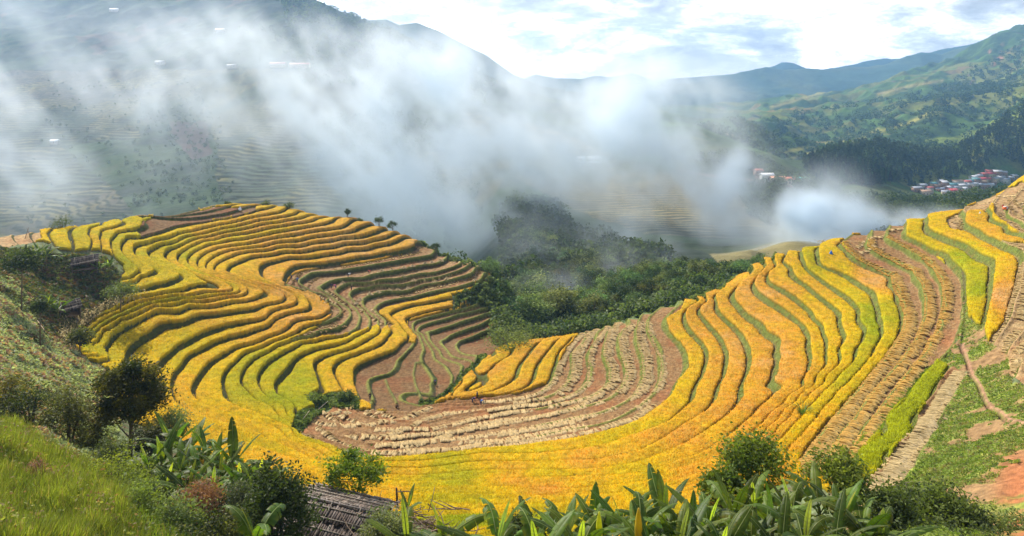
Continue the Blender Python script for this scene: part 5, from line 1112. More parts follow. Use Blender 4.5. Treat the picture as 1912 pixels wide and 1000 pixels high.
# ------------------------------------------------------------------ ground plants nobody could count
pyZ = HY - Z2 / Y2 * F
def pick(mask, n, seed):
    r = np.random.default_rng(seed); j, i = np.where(mask[:-1, :-1]); k = r.integers(0, len(j), n); j, i = j[k], i[k]; a, b = r.random(n), r.random(n)
    f = lambda A: (A[j, i] * (1 - a) + A[j, i + 1] * a) * (1 - b) + (A[j + 1, i] * (1 - a) + A[j + 1, i + 1] * a) * b
    return np.stack([f(X2), f(Y2), f(Z2)], 1), r
def blades(name, mask, n, h, w, c0, c1, label, seed, bend=0.45):
    P, r = pick(mask, n, seed); a = r.random(n) * 6.283; cl_ = np.clip(0.5 + 1.5 * (vnoise(P[:, 0] / 1.1, P[:, 1] / 1.1, 3) + 0.6 * vnoise(P[:, 0] / 0.4, P[:, 1] / 0.4, 4)), 0.1, 1.2); hh_ = h * (0.35 + 0.45 * cl_ + 0.5 * r.random(n) ** 2); ca, sa = np.cos(a), np.sin(a); bd = bend * hh_ * (0.3 + r.random(n)); ww = w * (0.7 + 0.6 * r.random(n))
    side_ = np.stack([-sa, ca, 0 * a], 1) * ww[:, None]; d = np.stack([ca, sa, 0 * a], 1); up = np.array([0, 0, 1.0])
    lv = [(0, 0, 1.0), (0.55, 0.25, 0.8), (1.0, 1.0, 0.1)]; V = []
    for zf, bf, wf in lv:
        c = P + up * (hh_ * zf)[:, None] + d * (bd * bf)[:, None]; V += [c - side_ * wf, c + side_ * wf]
    V = np.stack(V, 1).reshape(-1, 3); base = (np.arange(n) * 6)[:, None]; Q = np.concatenate([base + np.array([0, 1, 3, 2]), base + np.array([2, 3, 5, 4])])
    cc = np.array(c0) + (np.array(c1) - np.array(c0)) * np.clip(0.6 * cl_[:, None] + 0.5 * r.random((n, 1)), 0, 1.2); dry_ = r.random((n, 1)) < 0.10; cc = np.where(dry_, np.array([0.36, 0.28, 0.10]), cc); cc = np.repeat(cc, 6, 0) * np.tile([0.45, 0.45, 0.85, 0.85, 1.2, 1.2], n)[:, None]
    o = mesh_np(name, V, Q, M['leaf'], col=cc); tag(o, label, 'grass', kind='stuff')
def weeds(name, mask, n, size, cols, label, seed, lift=0.3, cat='undergrowth'):
    P, r = pick(mask, n, seed); cl = vnoise(P[:, 0] / 1.3, P[:, 1] / 1.3, seed) + vnoise(P[:, 0] / 0.5, P[:, 1] / 0.5, seed + 1) * 0.6
    P[:, 2] += lift * (np.clip(cl + 0.45, 0, 1.2)) * r.random(len(P)) ** 0.6 * 1.6; cols = np.array(cols); u = np.clip(0.5 + cl + 0.25 * r.normal(size=n), 0, 0.999) * (len(cols) - 1); i = u.astype(int); c = cols[i] + (cols[np.minimum(i + 1, len(cols) - 1)] - cols[i]) * (u - i)[:, None]
    sz = size * (P[:, 1] / 60.0) ** 0.6
    V, Q, cc = leaf_cloud(n, P, 1.0, c * (0.8 + 0.4 * r.random((n, 1))), seed=seed); V = np.repeat(P, 4, 0) + (V - np.repeat(P, 4, 0)) * np.repeat(sz, 4)[:, None]
    o = mesh_np(name, V, Q, M['leaf'], col=cc); tag(o, label, cat, kind='stuff')
inp = lambda poly: inpoly(UU, pyZ, poly) & (behind < 4) & ~ricem
blades('tall_grass', inp([(-120,805),(20,800),(80,835),(150,870),(215,930),(270,1040),(-120,1060)]) & (Yf < 60), 52000, 1.15, 0.026, (0.08, 0.12, 0.015), (0.33, 0.37, 0.05), 'tall bright green grass on the slope in the lower left corner', 801)
blades('green_grass', inp([(230,880),(500,930),(960,990),(960,1100),(230,1100)]) & (Yf < 60), 16000, 0.7, 0.025, (0.10, 0.16, 0.02), (0.24, 0.32, 0.04), 'dim green grass between the bushes along the lower edge', 802)
blades('green_grass', near_line([(1740,686),(1700,722),(1664,762),(1634,806),(1592,856),(1560,882)], 6) > 0.3, 9000, 0.4, 0.03, (0.14, 0.24, 0.02), (0.30, 0.42, 0.05), 'strip of fresh green grass between straw rows and rice', 803)
weeds('slope_weeds', inp([(-150,490),(20,520),(60,560),(70,620),(140,660),(200,700),(230,780),(200,870),(110,860),(20,800),(-150,810)]), 130000, 0.19, [(0.13, 0.16, 0.07), (0.30, 0.35, 0.18), (0.50, 0.56, 0.36), (0.40, 0.46, 0.25), (0.44, 0.25, 0.19)], 'pale green weeds and reddish stalks covering the left slope', 811, 0.55)
weeds('dark_scrub', inp([(-150,440),(60,470),(200,480),(235,530),(200,580),(120,660),(60,640),(40,560),(-150,500)]), 22000, 0.20, [(0.05, 0.07, 0.02), (0.10, 0.13, 0.04), (0.15, 0.17, 0.05), (0.20, 0.11, 0.06)], 'dark scrub and litter around the two huts', 812, 0.3)
weeds('slope_herbs', inp(POLY['greenR']) & (path < 0.3) & (ditch < 0.3) & (sstep(1820, 1900, UU) * sstep(820, 920, pyZ) < 0.5) & (n1 + 0.35 * n2 < 0.16), 70000, 0.10, [(0.12, 0.18, 0.03), (0.20, 0.29, 0.04), (0.32, 0.38, 0.06), (0.24, 0.33, 0.08), (0.30, 0.24, 0.10)], 'short green herbs on the lower right slope', 813, 0.22)
weeds('grass_weeds', inp([(-120,805),(20,800),(80,835),(150,870),(215,930),(270,1040),(-120,1060)]) & (Yf < 60), 9000, 0.12, [(0.10, 0.15, 0.03), (0.25, 0.30, 0.06), (0.38, 0.40, 0.10), (0.30, 0.18, 0.10)], 'broad leaved weeds mixed into the tall grass', 819, 1.1)
weeds('near_scrub', inp([(130,860),(260,850),(420,890),(560,930),(800,1000),(960,1040),(960,1150),(150,1150)]) & (Yf < 62), 42000, 0.11, [(0.03, 0.05, 0.015), (0.08, 0.11, 0.03), (0.16, 0.20, 0.05), (0.20, 0.20, 0.06)], 'tangled low scrub under the bananas and bushes', 814, 0.6)
weeds('near_scrub', inp([(960,990),(1600,900),(1700,930),(1912,1010),(2000,1200),(900,1200)]) & (Yf < 60), 42000, 0.12, [(0.02, 0.035, 0.01), (0.06, 0.08, 0.02), (0.13, 0.16, 0.04)], 'dark tangle of leaves beneath the banana grove', 815, 0.7)
weeds('crest_weeds', (behind > -5) & (behind < 19) & (UU > 960) & (UU < 1450) & ~ricem & ~PM['sheaf'], 46000, 0.20, [(0.09, 0.14, 0.04), (0.18, 0.24, 0.07), (0.27, 0.33, 0.10)], 'pale green weeds along the crest above the wooded hollow', 816, 0.8)
weeds('crest_weeds', (PM['woodM'] & (UU > 850)) | ((behind > 1) & (behind < 10) & (UU > 780) & (UU < 950)), 12000, 0.26, [(0.05, 0.08, 0.03), (0.12, 0.16, 0.05), (0.2, 0.25, 0.09)], 'green scrub falling from the knoll into the hollow', 817, 1.2)
weeds('gully_weeds', (gully > 0.35) | inp(POLY['scrubM']), 9000, 0.16, [(0.06, 0.10, 0.03), (0.14, 0.20, 0.05), (0.24, 0.30, 0.08)], 'green weeds along the gully below the bare paddies', 818, 0.4)
blades('bank_grass', (~tread) & (amp > 0.6) & ~wild & (behind < 3) & (UU > 950), 60000, 0.22, 0.03, (0.13, 0.16, 0.03), (0.27, 0.29, 0.06), 'short grass on the terrace banks', 804)
# rice ears: fine stalks standing out of the crop
def ears():
    j, i = np.where(ricem & (Yf < 215) & (behind < 2)); r = np.random.default_rng(9); n = 210000; w = 1.0 / np.maximum(Yf[j, i], 50) ; k = r.choice(len(j), n, p=w / w.sum()); j, i = j[k], i[k]
    P = np.stack([X2[j, i], Y2[j, i], rice_top[j, i] - 0.12], 1); P[:, :2] += (r.random((n, 2)) - 0.5) * 0.3; c = rc[j, i] * np.array([1.05, 1.02, 1.0]) * (0.85 + 0.3 * r.random((n, 1)))
    a = r.random(n) * 6.283; h_ = 0.14 + 0.18 * r.random(n); s = (0.02 + 0.00022 * P[:, 1])[:, None] * np.stack([-np.sin(a), np.cos(a), 0 * a], 1); d = np.stack([np.cos(a) * 0.12, np.sin(a) * 0.12, h_], 1)
    V = np.stack([P - s, P + s, P + d + s * 0.8, P + d - s * 0.8], 1).reshape(-1, 3)
    o = mesh_np('rice_ears', V, np.arange(4 * n).reshape(n, 4), M['rice'], col=np.clip(np.repeat(c, 4, 0), 0.01, 0.95)); tag(o, 'loose golden rice ears rising from the crop', 'rice', kind='stuff')
ears()
# ------------------------------------------------------------------ cut rice: sheaves laid side by side along the lips
def sheaf_mesh(seed, L, W, nb, c0, c1, name='sheaf', lift=0.10):
    r = np.random.default_rng(seed); b = MB()
    for i in range(nb):
        u = (i + 0.5) / nb * 2 - 1 + 0.1 * r.normal(); h = lift * (1 - u * u) + 0.04 * r.random(); l = L * (0.82 + 0.25 * r.random()); w = 0.035 + 0.02 * r.random()
        P = [np.array([0, u * W * 0.22, 0.05 + h * 0.7]), np.array([l * 0.5, u * W * 0.36, 0.10 + h * 1.25]), np.array([l * 0.85, u * W * 0.62, 0.07 + h * 0.8]), np.array([l, u * W * 0.85, -0.02 + 0.05 * r.random()])]
        V = []; Cc = []
        for q, p in enumerate(P):
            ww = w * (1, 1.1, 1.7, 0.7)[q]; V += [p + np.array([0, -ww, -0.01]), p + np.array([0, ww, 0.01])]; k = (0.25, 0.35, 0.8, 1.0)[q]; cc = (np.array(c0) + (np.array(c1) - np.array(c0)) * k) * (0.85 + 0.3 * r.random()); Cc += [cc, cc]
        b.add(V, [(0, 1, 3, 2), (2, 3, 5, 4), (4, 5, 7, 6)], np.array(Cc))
    b.tube([(0.0, 0, 0.03), (L * 0.5, 0, 0.05 + lift * 0.6), (L * 0.8, 0, 0.03)], [W * 0.24, W * 0.34, W * 0.3], 6, np.array(c0) * 0.8, cap=True)
    return b
PALE = [sheaf_mesh(900 + i, 1.05 + 0.1 * i, 0.42, 11, (0.50, 0.33, 0.12), (0.88, 0.67, 0.36)) for i in range(4)]
GREEN = [sheaf_mesh(910 + i, 1.15 + 0.1 * i, 0.42, 11, (0.60, 0.32, 0.04), (0.80, 0.56, 0.22)) for i in range(4)]
BUFF = [sheaf_mesh(920 + i, 1.5 + 0.1 * i, 0.48, 13, (0.50, 0.36, 0.15), (0.80, 0.62, 0.36)) for i in range(4)]
def to_me(b, name): o = b.build(name, M['straw']); me = o.data; bpy.data.objects.remove(o); return me
SH = []                                        # (x, y, z, angle, scale, kind, variant, group)
rs = np.random.default_rng(12)
GT_u, GT_v = np.gradient(Tc, cu, axis=1), np.gradient(Tc, cv, axis=0)
def row(pts, kind, grp, step=0.42, off=0.0, jit=0.10, drop_=0.0, ang=None, flip=1, ymin=60):
    w = xy_of(dens([tuple(p) for p in pts], 12)[:-0 or None] if False else pts, ymin)
    # resample
    seg = np.hypot(*np.diff(w, axis=0).T); cum = np.concatenate([[0], np.cumsum(seg)])
    for s in np.arange(0, cum[-1], step):
        if rs.random() < drop_: continue
        x = np.interp(s, cum, w[:, 0]); y = np.interp(s, cum, w[:, 1]); i = min(np.searchsorted(cum, s, 'right'), len(w) - 1); t = w[i] - w[i - 1]; t = t / (np.linalg.norm(t) + 1e-9)
        n = np.array([-t[1], t[0]]); px = x / y * F + CX
        # turn the heads uphill
        e = 1.2; Ta = samp(Tc, (x + n[0] * e) / (y + n[1] * e) * F + CX, y + n[1] * e); Tb = samp(Tc, (x - n[0] * e) / (y - n[1] * e) * F + CX, y - n[1] * e)
        if Ta < Tb: n = -n
        n = n * flip; x += n[0] * off + rs.normal() * jit * 0.5; y += n[1] * off + rs.normal() * jit * 0.5; px = x / y * F + CX
        if y < 60 or y > 285: continue
        a = math.atan2(n[1], n[0]) + rs.normal() * 0.16; z = max(ground(px, y), ground((x + 0.5 * math.cos(a)) / (y + 0.5 * math.sin(a)) * F + CX, y + 0.5 * math.sin(a)) - 0.25) + 0.03
        SH.append((x, y, z, a, 0.85 + 0.35 * rs.random(), kind, int(rs.integers(0, 4)), grp))
def clip_line(pts, y0=None, y1=None, x0=None, x1=None):
    p = np.array(pts, float); q = [p[0]]
    for a, b in zip(p[:-1], p[1:]):
        n = max(1, int(np.hypot(*(b - a)) / 6)); q += [a + (b - a) * i / n for i in range(1, n + 1)]
    return [tuple(v) for v in q if (y0 is None or v[1] >= y0) and (y1 is None or v[1] <= y1) and (x0 is None or v[0] >= x0) and (x1 is None or v[0] <= x1)]
for k in (3, 4, 5, 6, 7, 8, 9):
    L_ = clip_line(TR[k], y0=604, y1=(842 if k > 5 else 768) if k > 4 else 752, x0=680 if k > 5 else 900)
    row(L_, 0, 0, 0.38, 0.25, drop_=0.03); 
    if k in (4, 6, 7, 8): row(clip_line(TR[k], y0=604, y1=735, x0=960), 0, 0, 0.42, 1.15, 0.15, drop_=0.15)
for L_ in ([(592,785),(625,792),(670,792),(735,785),(760,777),(800,759)], [(640,812),(690,816),(740,806),(790,782),(830,770),(900,764),(960,760)], [(600,800),(640,826),(690,842),(750,846),(830,838),(900,826)], [(560,806),(590,820),(640,838),(690,852),(760,853),(850,844),(950,830),(1040,817),(1110,802)], [(600,772),(640,768),(690,764),(740,778)], [(700,832),(770,830),(830,812),(880,792),(940,782),(1010,775),(1080,756),(1120,735)], [(1120,800),(1180,780),(1215,755)], [(930,812),(1000,800),(1070,786),(1130,768),(1180,742),(1200,715)], [(860,824),(930,820),(1010,806),(1090,790)], [(640,776),(665,786)], [(690,770),(720,786)], [(620,778),(640,790)]):
    row(clip_line(L_), 0, 0, 0.36, 0.0, 0.2, drop_=0.06)
for k, d_ in ((20, 0.0), (21, 0.0), (22, 0.0)):
    L_ = clip_line(TR[k], y0=446, y1=905)
    row(L_, 1, 1, 0.36, 0.1); row(L_, 1, 1, 0.40, 0.6, 0.15, drop_=0.12)
    if k == 20: row(clip_line(TR[k], y0=515, y1=860), 1, 1, 0.45, 1.1, 0.2, drop_=0.25)
row(clip_line([(1594,462),(1606,450),(1640,440),(1690,420)]), 0, 1, 0.5, 0.2, 0.4); row(clip_line([(1600,470),(1625,462),(1642,470)]), 0, 1, 0.5, 0.4, 0.5)
LR = clip_line([(1786,694),(1764,726),(1736,772),(1712,812),(1684,856),(1650,896),(1622,918)])
row(LR, 2, 2, 0.30, -0.35, 0.12); row(LR, 2, 2, 0.33, 0.35, 0.15); row(LR, 2, 2, 0.45, 0.9, 0.25, drop_=0.25); row(LR[len(LR) // 2:], 2, 2, 0.4, -1.0, 0.3, drop_=0.3)
S4 = clip_line([(1903,500),(1893,540),(1882,575),(1868,605),(1858,622),(1843,635)]); row(S4, 0, 3, 0.34, 0.0, 0.1); row(S4, 0, 3, 0.36, 0.5, 0.15)
for L_ in ([(1896,616),(1878,632),(1868,658)], [(1912,640),(1895,655),(1885,664)], [(1912,664),(1890,672),(1886,692)], [(1912,690),(1888,700)], [(1908,520),(1906,560),(1896,600)]): row(clip_line(L_), 0, 3, 0.34, 0.0, 0.25)
for L_ in ([(1776,412),(1790,404),(1796,424)], [(1784,424),(1790,410)], [(1770,404),(1800,392),(1840,378),(1880,366),(1912,356)], [(1815,396),(1840,388),(1852,384)], [(1860,398),(1880,412),(1912,432)], [(1872,385),(1890,398),(1912,414)], [(1880,372),(1912,392)], [(1885,462),(1912,474)], [(1895,380),(1912,372)]): row(clip_line(L_), 0, 4, 0.45, 0.0, 0.35, drop_=0.1)
for L_ in ([(778,462),(795,462),(812,470)], [(770,474),(740,483),(700,491),(660,499),(620,505)], [(790,468),(770,478),(730,486)], [(838,470),(850,480)], [(850,485),(870,480),(880,492)], [(882,494),(902,500),(905,508),(880,520),(850,530),(800,542),(750,556)], [(566,510),(556,524),(545,534)], [(575,510),(590,500)], [(600,516),(585,526),(576,540)], [(580,545),(606,562),(622,574)], [(590,548),(628,566),(646,580)], [(612,540),(640,562),(660,580)], [(640,585),(630,606),(596,616)], [(600,590),(622,584)], [(648,610),(590,626),(556,634)], [(664,560),(690,590),(720,606)], [(700,578),(718,594),(730,604)]): row(clip_line(L_), 0, 5, 0.6, 0.0, 0.3, drop_=0.2)
print('sheaves', len(SH))
SH.sort(key=lambda s: math.sqrt(s[0] ** 2 + s[1] ** 2 + s[2] ** 2) / (1.5 if s[5] == 2 else 1.0))
KB = [PALE, GREEN, BUFF]; KM = [[to_me(b, 'straw_sheaf') for b in kb] for kb in KB]
GL = [('pale straw sheaf laid in the curving rows of the harvested central field', 'sheaves in the rows of the central field'), ('greenish gold sheaf laid on the lip of the long bare strips on the right', 'sheaves along the bare strips of the right slope'),
      ('long buff sheaf in the thick row right of the bright green rice strip', 'sheaves in the thick row beside the green slope'), ('pale sheaf in the stacked line beside the orange field at the right border', 'stacked sheaves at the right border'),
      ('sheaf lying on the harvested ground at the top right corner of the terraces', 'sheaves at the top of the right slope'), ('small sheaf on the harvested brown strips of the knoll', 'sheaves on the knoll strips')]
for (x, y, z, a, s, kd, vr, g) in SH[:290]:
    o = bpy.data.objects.new('straw_sheaf', KM[kd][vr]); C.objects.link(o); o.location = (x, y, z); o.rotation_euler = (0, 0, a); o.scale = (s, s, s); tag(o, GL[g][0], 'sheaf', GL[g][1])
Vs, Qs, Cs, n_ = [], [], [], 0
for (x, y, z, a, s, kd, vr, g) in SH[290:]:
    b = KB[kd][vr]
    if not hasattr(b, 'cat'): b.cat = (np.concatenate(b.V), np.concatenate(b.Q), np.concatenate(b.Cc))
    V, Q, c = b.cat; ca, sa = math.cos(a) * s, math.sin(a) * s; Vs.append(np.stack([V[:, 0] * ca - V[:, 1] * sa + x, V[:, 0] * sa + V[:, 1] * ca + y, V[:, 2] * s + z], 1)); Qs.append(Q + n_); Cs.append(c * (0.85 + 0.3 * rs.random())); n_ += len(V)
mb = MB(); mb.V = Vs; mb.Q = Qs; mb.Cc = Cs; tag(mb.build('straw_sheaves', M['straw']), 'the many smaller straw sheaves lying over all harvested terraces', 'sheaves', kind='stuff')
# dry stalks: uncut corn row on the left and loose straw
def stalks(name, line, n, h, seed, label):
    r = np.random.default_rng(seed); w = xy_of(clip_line(line), 60); seg = np.hypot(*np.diff(w, axis=0).T); cum = np.concatenate([[0], np.cumsum(seg)]); b = MB()
    for i in range(n):
        s = r.random() * cum[-1]; x = np.interp(s, cum, w[:, 0]) + r.normal() * 0.5; y = np.interp(s, cum, w[:, 1]) + r.normal() * 0.5; z = ground(x / y * F + CX, y); d = r.normal(size=2) * 0.3; hh2 = h * (0.6 + 0.6 * r.random())
        c = np.array((0.42, 0.33, 0.15)) * (0.6 + 0.7 * r.random()); top = np.array([x + d[0], y + d[1], z + hh2]); b.tube([(x, y, z - 0.1), top], [0.03, 0.015], 4, c, cap=False)
        for q in range(3):
            a = r.random() * 6.28; p0 = np.array([x, y, z]) + (top - np.array([x, y, z])) * (0.35 + 0.25 * q); e = np.array([math.cos(a), math.sin(a), 0]); u = np.array([-e[1], e[0], 0]) * 0.05
            b.add([p0 - u, p0 + u, p0 + e * 0.45 + u + (0, 0, 0.18), p0 + e * 0.45 - u + (0, 0, 0.18), p0 + e * 0.75 + (0, 0, -0.15), p0 + e * 0.75 + (0, 0, -0.15)], [(0, 1, 2, 3), (3, 2, 4, 4)], c * 1.2)
    tag(b.build(name, M['straw']), label, 'dry stalks', kind='stuff')
stalks('dry_corn', [(130,650),(122,632),(140,610),(170,592),(205,575),(240,562),(270,556)], 260, 1.3, 31, 'row of dry bleached corn stalks above the first terrace bank')
# ------------------------------------------------------------------ huts of weathered wood
def roof_slope(A, B, dn, nb, seed, col=(0.115, 0.085, 0.07)):
    """boards laid down a slope from ridge A-B, dn = vector down the slope"""
    r = np.random.default_rng(seed); A, B, dn = map(np.asarray, (A, B, dn)); b = MB(); ax = (B - A); Lr = np.linalg.norm(ax); ex = ax / Lr; ed = dn / np.linalg.norm(dn); en = np.cross(ex, ed); 
    if en[2] < 0: en = -en
    Rm = np.stack([ex, ed, en], 1); Ld = np.linalg.norm(dn); rows_ = max(2, int(Ld / 0.8))
    for j in range(rows_):
        x = 0
        while x < Lr:
            w = min(0.13 + 0.12 * r.random(), Lr - x + 0.02); l = Ld / rows_ * 1.25 * (0.92 + 0.16 * r.random()); c = A + ex * (x + w / 2) + ed * (Ld / rows_ * (j + 0.5) + 0.05 * r.normal()) + en * (0.02 * (rows_ - j) + 0.012 * r.random())
            tl = Matrix.Rotation(0.06 + 0.03 * r.normal(), 3, 'X'); Rr = Rm @ np.array(tl); b.box(c, (w * 0.93, l, 0.025), Rr, np.array(col) * (0.5 + 1.0 * r.random()) + (np.array([0.10, 0.09, 0.08]) * (r.random() < 0.12))); x += w
    return b
def make_hut(A, B, dn1, dn2, floor_z, seed, label, poles=5):
    A, B, dn1, dn2 = map(np.asarray, (A, B, dn1, dn2)); mid = (A + B) / 2; root = empty('wooden_hut', (mid[0], mid[1], floor_z)); off = -np.array([mid[0], mid[1], floor_z])
    def part(b, name, m='wood'): b.V = [v + off for v in b.V]; return b.build(name, M[m], root)
    part(roof_slope(A, B, dn1, 0, seed), 'roof'); part(roof_slope(A, B, dn2, 0, seed + 1, (0.15, 0.11, 0.085)), 'roof')
    t = MB(); t.tube([A + (0, 0, 0.09), (A + B) / 2 + (0, 0, 0.07), B + (0, 0, 0.09)], 0.06, 7, (0.22, 0.19, 0.17)); part(t, 'ridge_pole')
    r = np.random.default_rng(seed); ex = B - A
    for dn in (dn1, dn2):
        for q in range(poles):
            f = (q + 0.6) / poles; a0 = A + dn * f - ex * 0.03 * r.random(); b0 = B + dn * f + ex * 0.03 * r.random() + (0, 0, 0.03 * r.normal()); t = MB(); t.tube([a0 + (0, 0, 0.11), b0 + (0, 0, 0.11)], 0.035, 6, (0.33, 0.28, 0.22)); part(t, 'batten_pole')
    for q in range(3):
        a0 = A + ex * (0.15 + 0.33 * q); t = MB(); t.tube([a0 + (0, 0, 0.17), a0 + dn1 * 1.02 + (0, 0, 0.15)], 0.03, 6, (0.28, 0.24, 0.19)); part(t, 'batten_pole')
    cs = [A + dn1 * 0.85 + ex * 0.06, B + dn1 * 0.85 - ex * 0.06, A + dn2 * 0.85 + ex * 0.06, B + dn2 * 0.85 - ex * 0.06]
    for c in cs: t = MB(); t.tube([(c[0], c[1], floor_z - 0.6), c - (0, 0, 0.05)], 0.07, 7, (0.16, 0.12, 0.09)); part(t, 'post')
    order_ = [(0, 2), (1, 3), (2, 3)]; top = min(c[2] for c in cs)
    for i, j in order_:
        w = MB(); n = max(6, int(np.linalg.norm(cs[i] - cs[j]) / 0.2)); d_ = cs[j] - cs[i]; ang_ = math.atan2(d_[1], d_[0]); h2 = top - floor_z
        for q in range(n): p = cs[i] + d_ * ((q + 0.5) / n); w.box((p[0], p[1], floor_z + h2 * 0.45), (np.hypot(*d_[:2]) / n * 0.9, 0.03, h2 * (0.86 + 0.06 * r.random())), Matrix.Rotation(ang_, 3, 'Z'), np.array((0.13, 0.095, 0.07)) * (0.7 + 0.7 * r.random()))
        part(w, 'wall')
    fl_ = MB(); c_ = sum(cs) / 4; 
    for q in range(8): p = cs[0] * (1 - (q + .5) / 8) + cs[2] * ((q + .5) / 8); p2 = cs[1] * (1 - (q + .5) / 8) + cs[3] * ((q + .5) / 8); fl_.tube([(p[0], p[1], floor_z + 0.45), (p2[0], p2[1], floor_z + 0.45)], 0.06, 5, (0.2, 0.15, 0.1))
    part(fl_, 'platform'); tag(root, label, 'hut'); return root
zr_ = -24.7; A = np.array([(548 - CX) / F * 44.4, 44.4, zr_]); B = np.array([(706 - CX) / F * 42.0, 42.0, zr_ + 0.1])
make_hut(A, B, (-0.9, -2.6, -1.55), (0.9, 2.3, -0.62), -28.6, 41, 'large hut roof of dark weathered planks at the lower edge', 5)
def small_hut(px, py, Lp, seed, label, rz, tilt=0.0):
    p = at(px, py, 80); s = Lp; ex = np.array([math.cos(rz), math.sin(rz), tilt]) * s / 2; n = np.array([math.sin(rz), -math.cos(rz), 0]); fz = p[2] - 0.2; c = np.array([p[0], p[1], fz + 2.9])
    return make_hut(c - ex, c + ex, n * 2.0 + (0, 0, -1.1), -n * 1.9 + (0, 0, -1.0), fz, seed, label, 3)
small_hut(158, 502, 5.0, 51, 'small grey wooden hut on posts between banana clumps at upper left', 0.55, 0.10)
small_hut(128, 590, 3.6, 52, 'smaller open wooden shelter lower on the left slope', 0.75, 0.12)
def pole(name, pts, r0, c, label, cat, grp=None):
    t = MB(); t.tube(pts, np.linspace(r0, r0 * 0.6, len(pts)), 6, c); o = t.build(name, M['wood']); c0_ = pts[0]; tag(o, label, cat, grp); return o
def stick(px, py, px2, py2, Y, r0, c, label, cat='pole'):
    p = P3(px, Y, zr(py, Y)); q = P3(px2, Y + 0.2, zr(py2, Y)); p[2] = min(p[2], atY(px, Y)[2]) - 0.2 if False else p[2]; return pole('wooden_pole', [tuple(p), tuple((p + q) / 2 + Vector((0.03, 0, 0))), tuple(q)], r0, c, label, cat)
stick(741, 948, 740, 913, 52, 0.10, (0.12, 0.07, 0.04), 'short thick dark post behind the plank roof', 'post')
stick(800, 955, 812, 912, 50, 0.04, (0.36, 0.29, 0.2), 'thin leaning stick against the green rice', 'stick')
stick(706, 936, 712, 920, 46, 0.03, (0.36, 0.29, 0.2), 'small thin stick at the right end of the plank roof', 'stick')
for (a, b_, lb) in [((46,446),(54,424),'taller of two thin poles on the pink ground at far left'), ((52,446),(62,450),'shorter thin pole lying beside the two poles at far left'), ((60,448),(50,425),'second thin pole on the pink ground at far left')]:
    p = at(*a, 90); h_ = max(0.4, (a[1] - b_[1]) / F * p[1]); pole('thin_pole', [tuple(p - Vector((0, 0, .2))), (p[0] + (b_[0] - a[0]) / F * p[1], p[1], p[2] + h_)], 0.07, (0.2, 0.15, 0.1), lb, 'pole')
for i, (a, b_) in enumerate([((66,600),(96,648)), ((70,598),(102,646)), ((68,606),(92,640))]):
    pa, pb = at(*a, 80), at(*b_, 80); pole('bamboo_pole', [tuple(pa + Vector((0, 0, .25))), tuple(pb + Vector((0, 0, .2 + .1 * i)))], 0.07, (0.45, 0.34, 0.22), 'long bamboo pole lying on the slope below the lower hut', 'bamboo pole', 'bamboo poles below the lower hut')
for i, (a, b_) in enumerate([((594,766),(612,756)), ((565,788),(578,779))]):
    pa, pb = at(*a, 90), at(*b_, 90); pole('pale_log', [tuple(pa + Vector((0, 0, .2))), tuple(pb + Vector((0, 0, .9)))], 0.07, (0.55, 0.46, 0.34), ['pale log leaning over the weeds under the yellow spur', 'short pale stick in the weeds beside the straw field'][i], 'log')
def brush_pile(px, py, Y, n, rad, seed, label, col=(0.26, 0.18, 0.12)):
    r = np.random.default_rng(seed); q = atY(px, Y); z = max(q[2], zr(py, Y) - 0.3) if abs(q[2] - zr(py, Y)) > 0.5 else q[2]; b = MB()
    for i in range(n):
        a = r.random() * 3.14; c = np.array([q[0], q[1], z]) + r.normal(size=3) * rad * np.array([0.6, 0.5, 0.12]) + (0, 0, 0.25); d = np.array([math.cos(a), math.sin(a), 0.25 * r.normal()]) * (0.5 + 0.9 * r.random()) * 0.8; b.tube([c - d, c + 0.15 * r.normal(size=3), c + d], [0.035, 0.03, 0.012], 4, np.array(col) * (0.6 + 0.9 * r.random()), cap=False)
    tag(b.build('brush_pile', M['wood']), label, 'brush pile', kind='stuff')
brush_pile(765, 985, 41, 150, 2.3, 5, 'pile of dry twigs and canes right of the plank roof'); brush_pile(1695, 912, 62, 14, 1.6, 6, 'few bare branches lying above the dark green bush at lower right', (0.2, 0.15, 0.12))
brush_pile(1540, 470, 188, 40, 1.6, 7, 'heap of brown straw beside the blue bag near the crest', (0.40, 0.27, 0.10))
def heap(px, py, label, s=1.0, col=(0.62, 0.46, 0.26)):
    p = at(px, py, 90); b = MB(); r = np.random.default_rng(int(px))
    for i in range(60):
        a = r.random() * 6.28; rr = 0.55 * s * r.random() ** 0.5; h_ = 0.55 * s * (1 - rr / (0.6 * s)); c = np.array([p[0] + rr * math.cos(a) * 1.3, p[1] + rr * math.sin(a), p[2] + h_ * r.random() + 0.05]); d = np.array([math.cos(a), math.sin(a), -0.5]) * 0.3 * s; u = np.array([-d[1], d[0], 0.05]) * 0.25
        b.add([c - d - u, c - d + u, c + d + u, c + d - u], [(0, 1, 2, 3)], np.array(col) * (0.7 + 0.5 * r.random()))
    tag(b.build('straw_heap', M['straw']), label, 'straw heap', 'straw heaps on the brown strips of the knoll')
for (x, y) in [(712,505),(731,505),(754,502),(770,499),(794,492),(806,489),(753,517),(773,526),(812,524),(835,519),(760,535),(727,542),(742,540),(705,546),(690,550),(672,560),(664,568),(640,528),(822,489),(886,523)]: heap(x, y + 1, 'small pale straw heap on the bare brown strips of the knoll', 1.15)
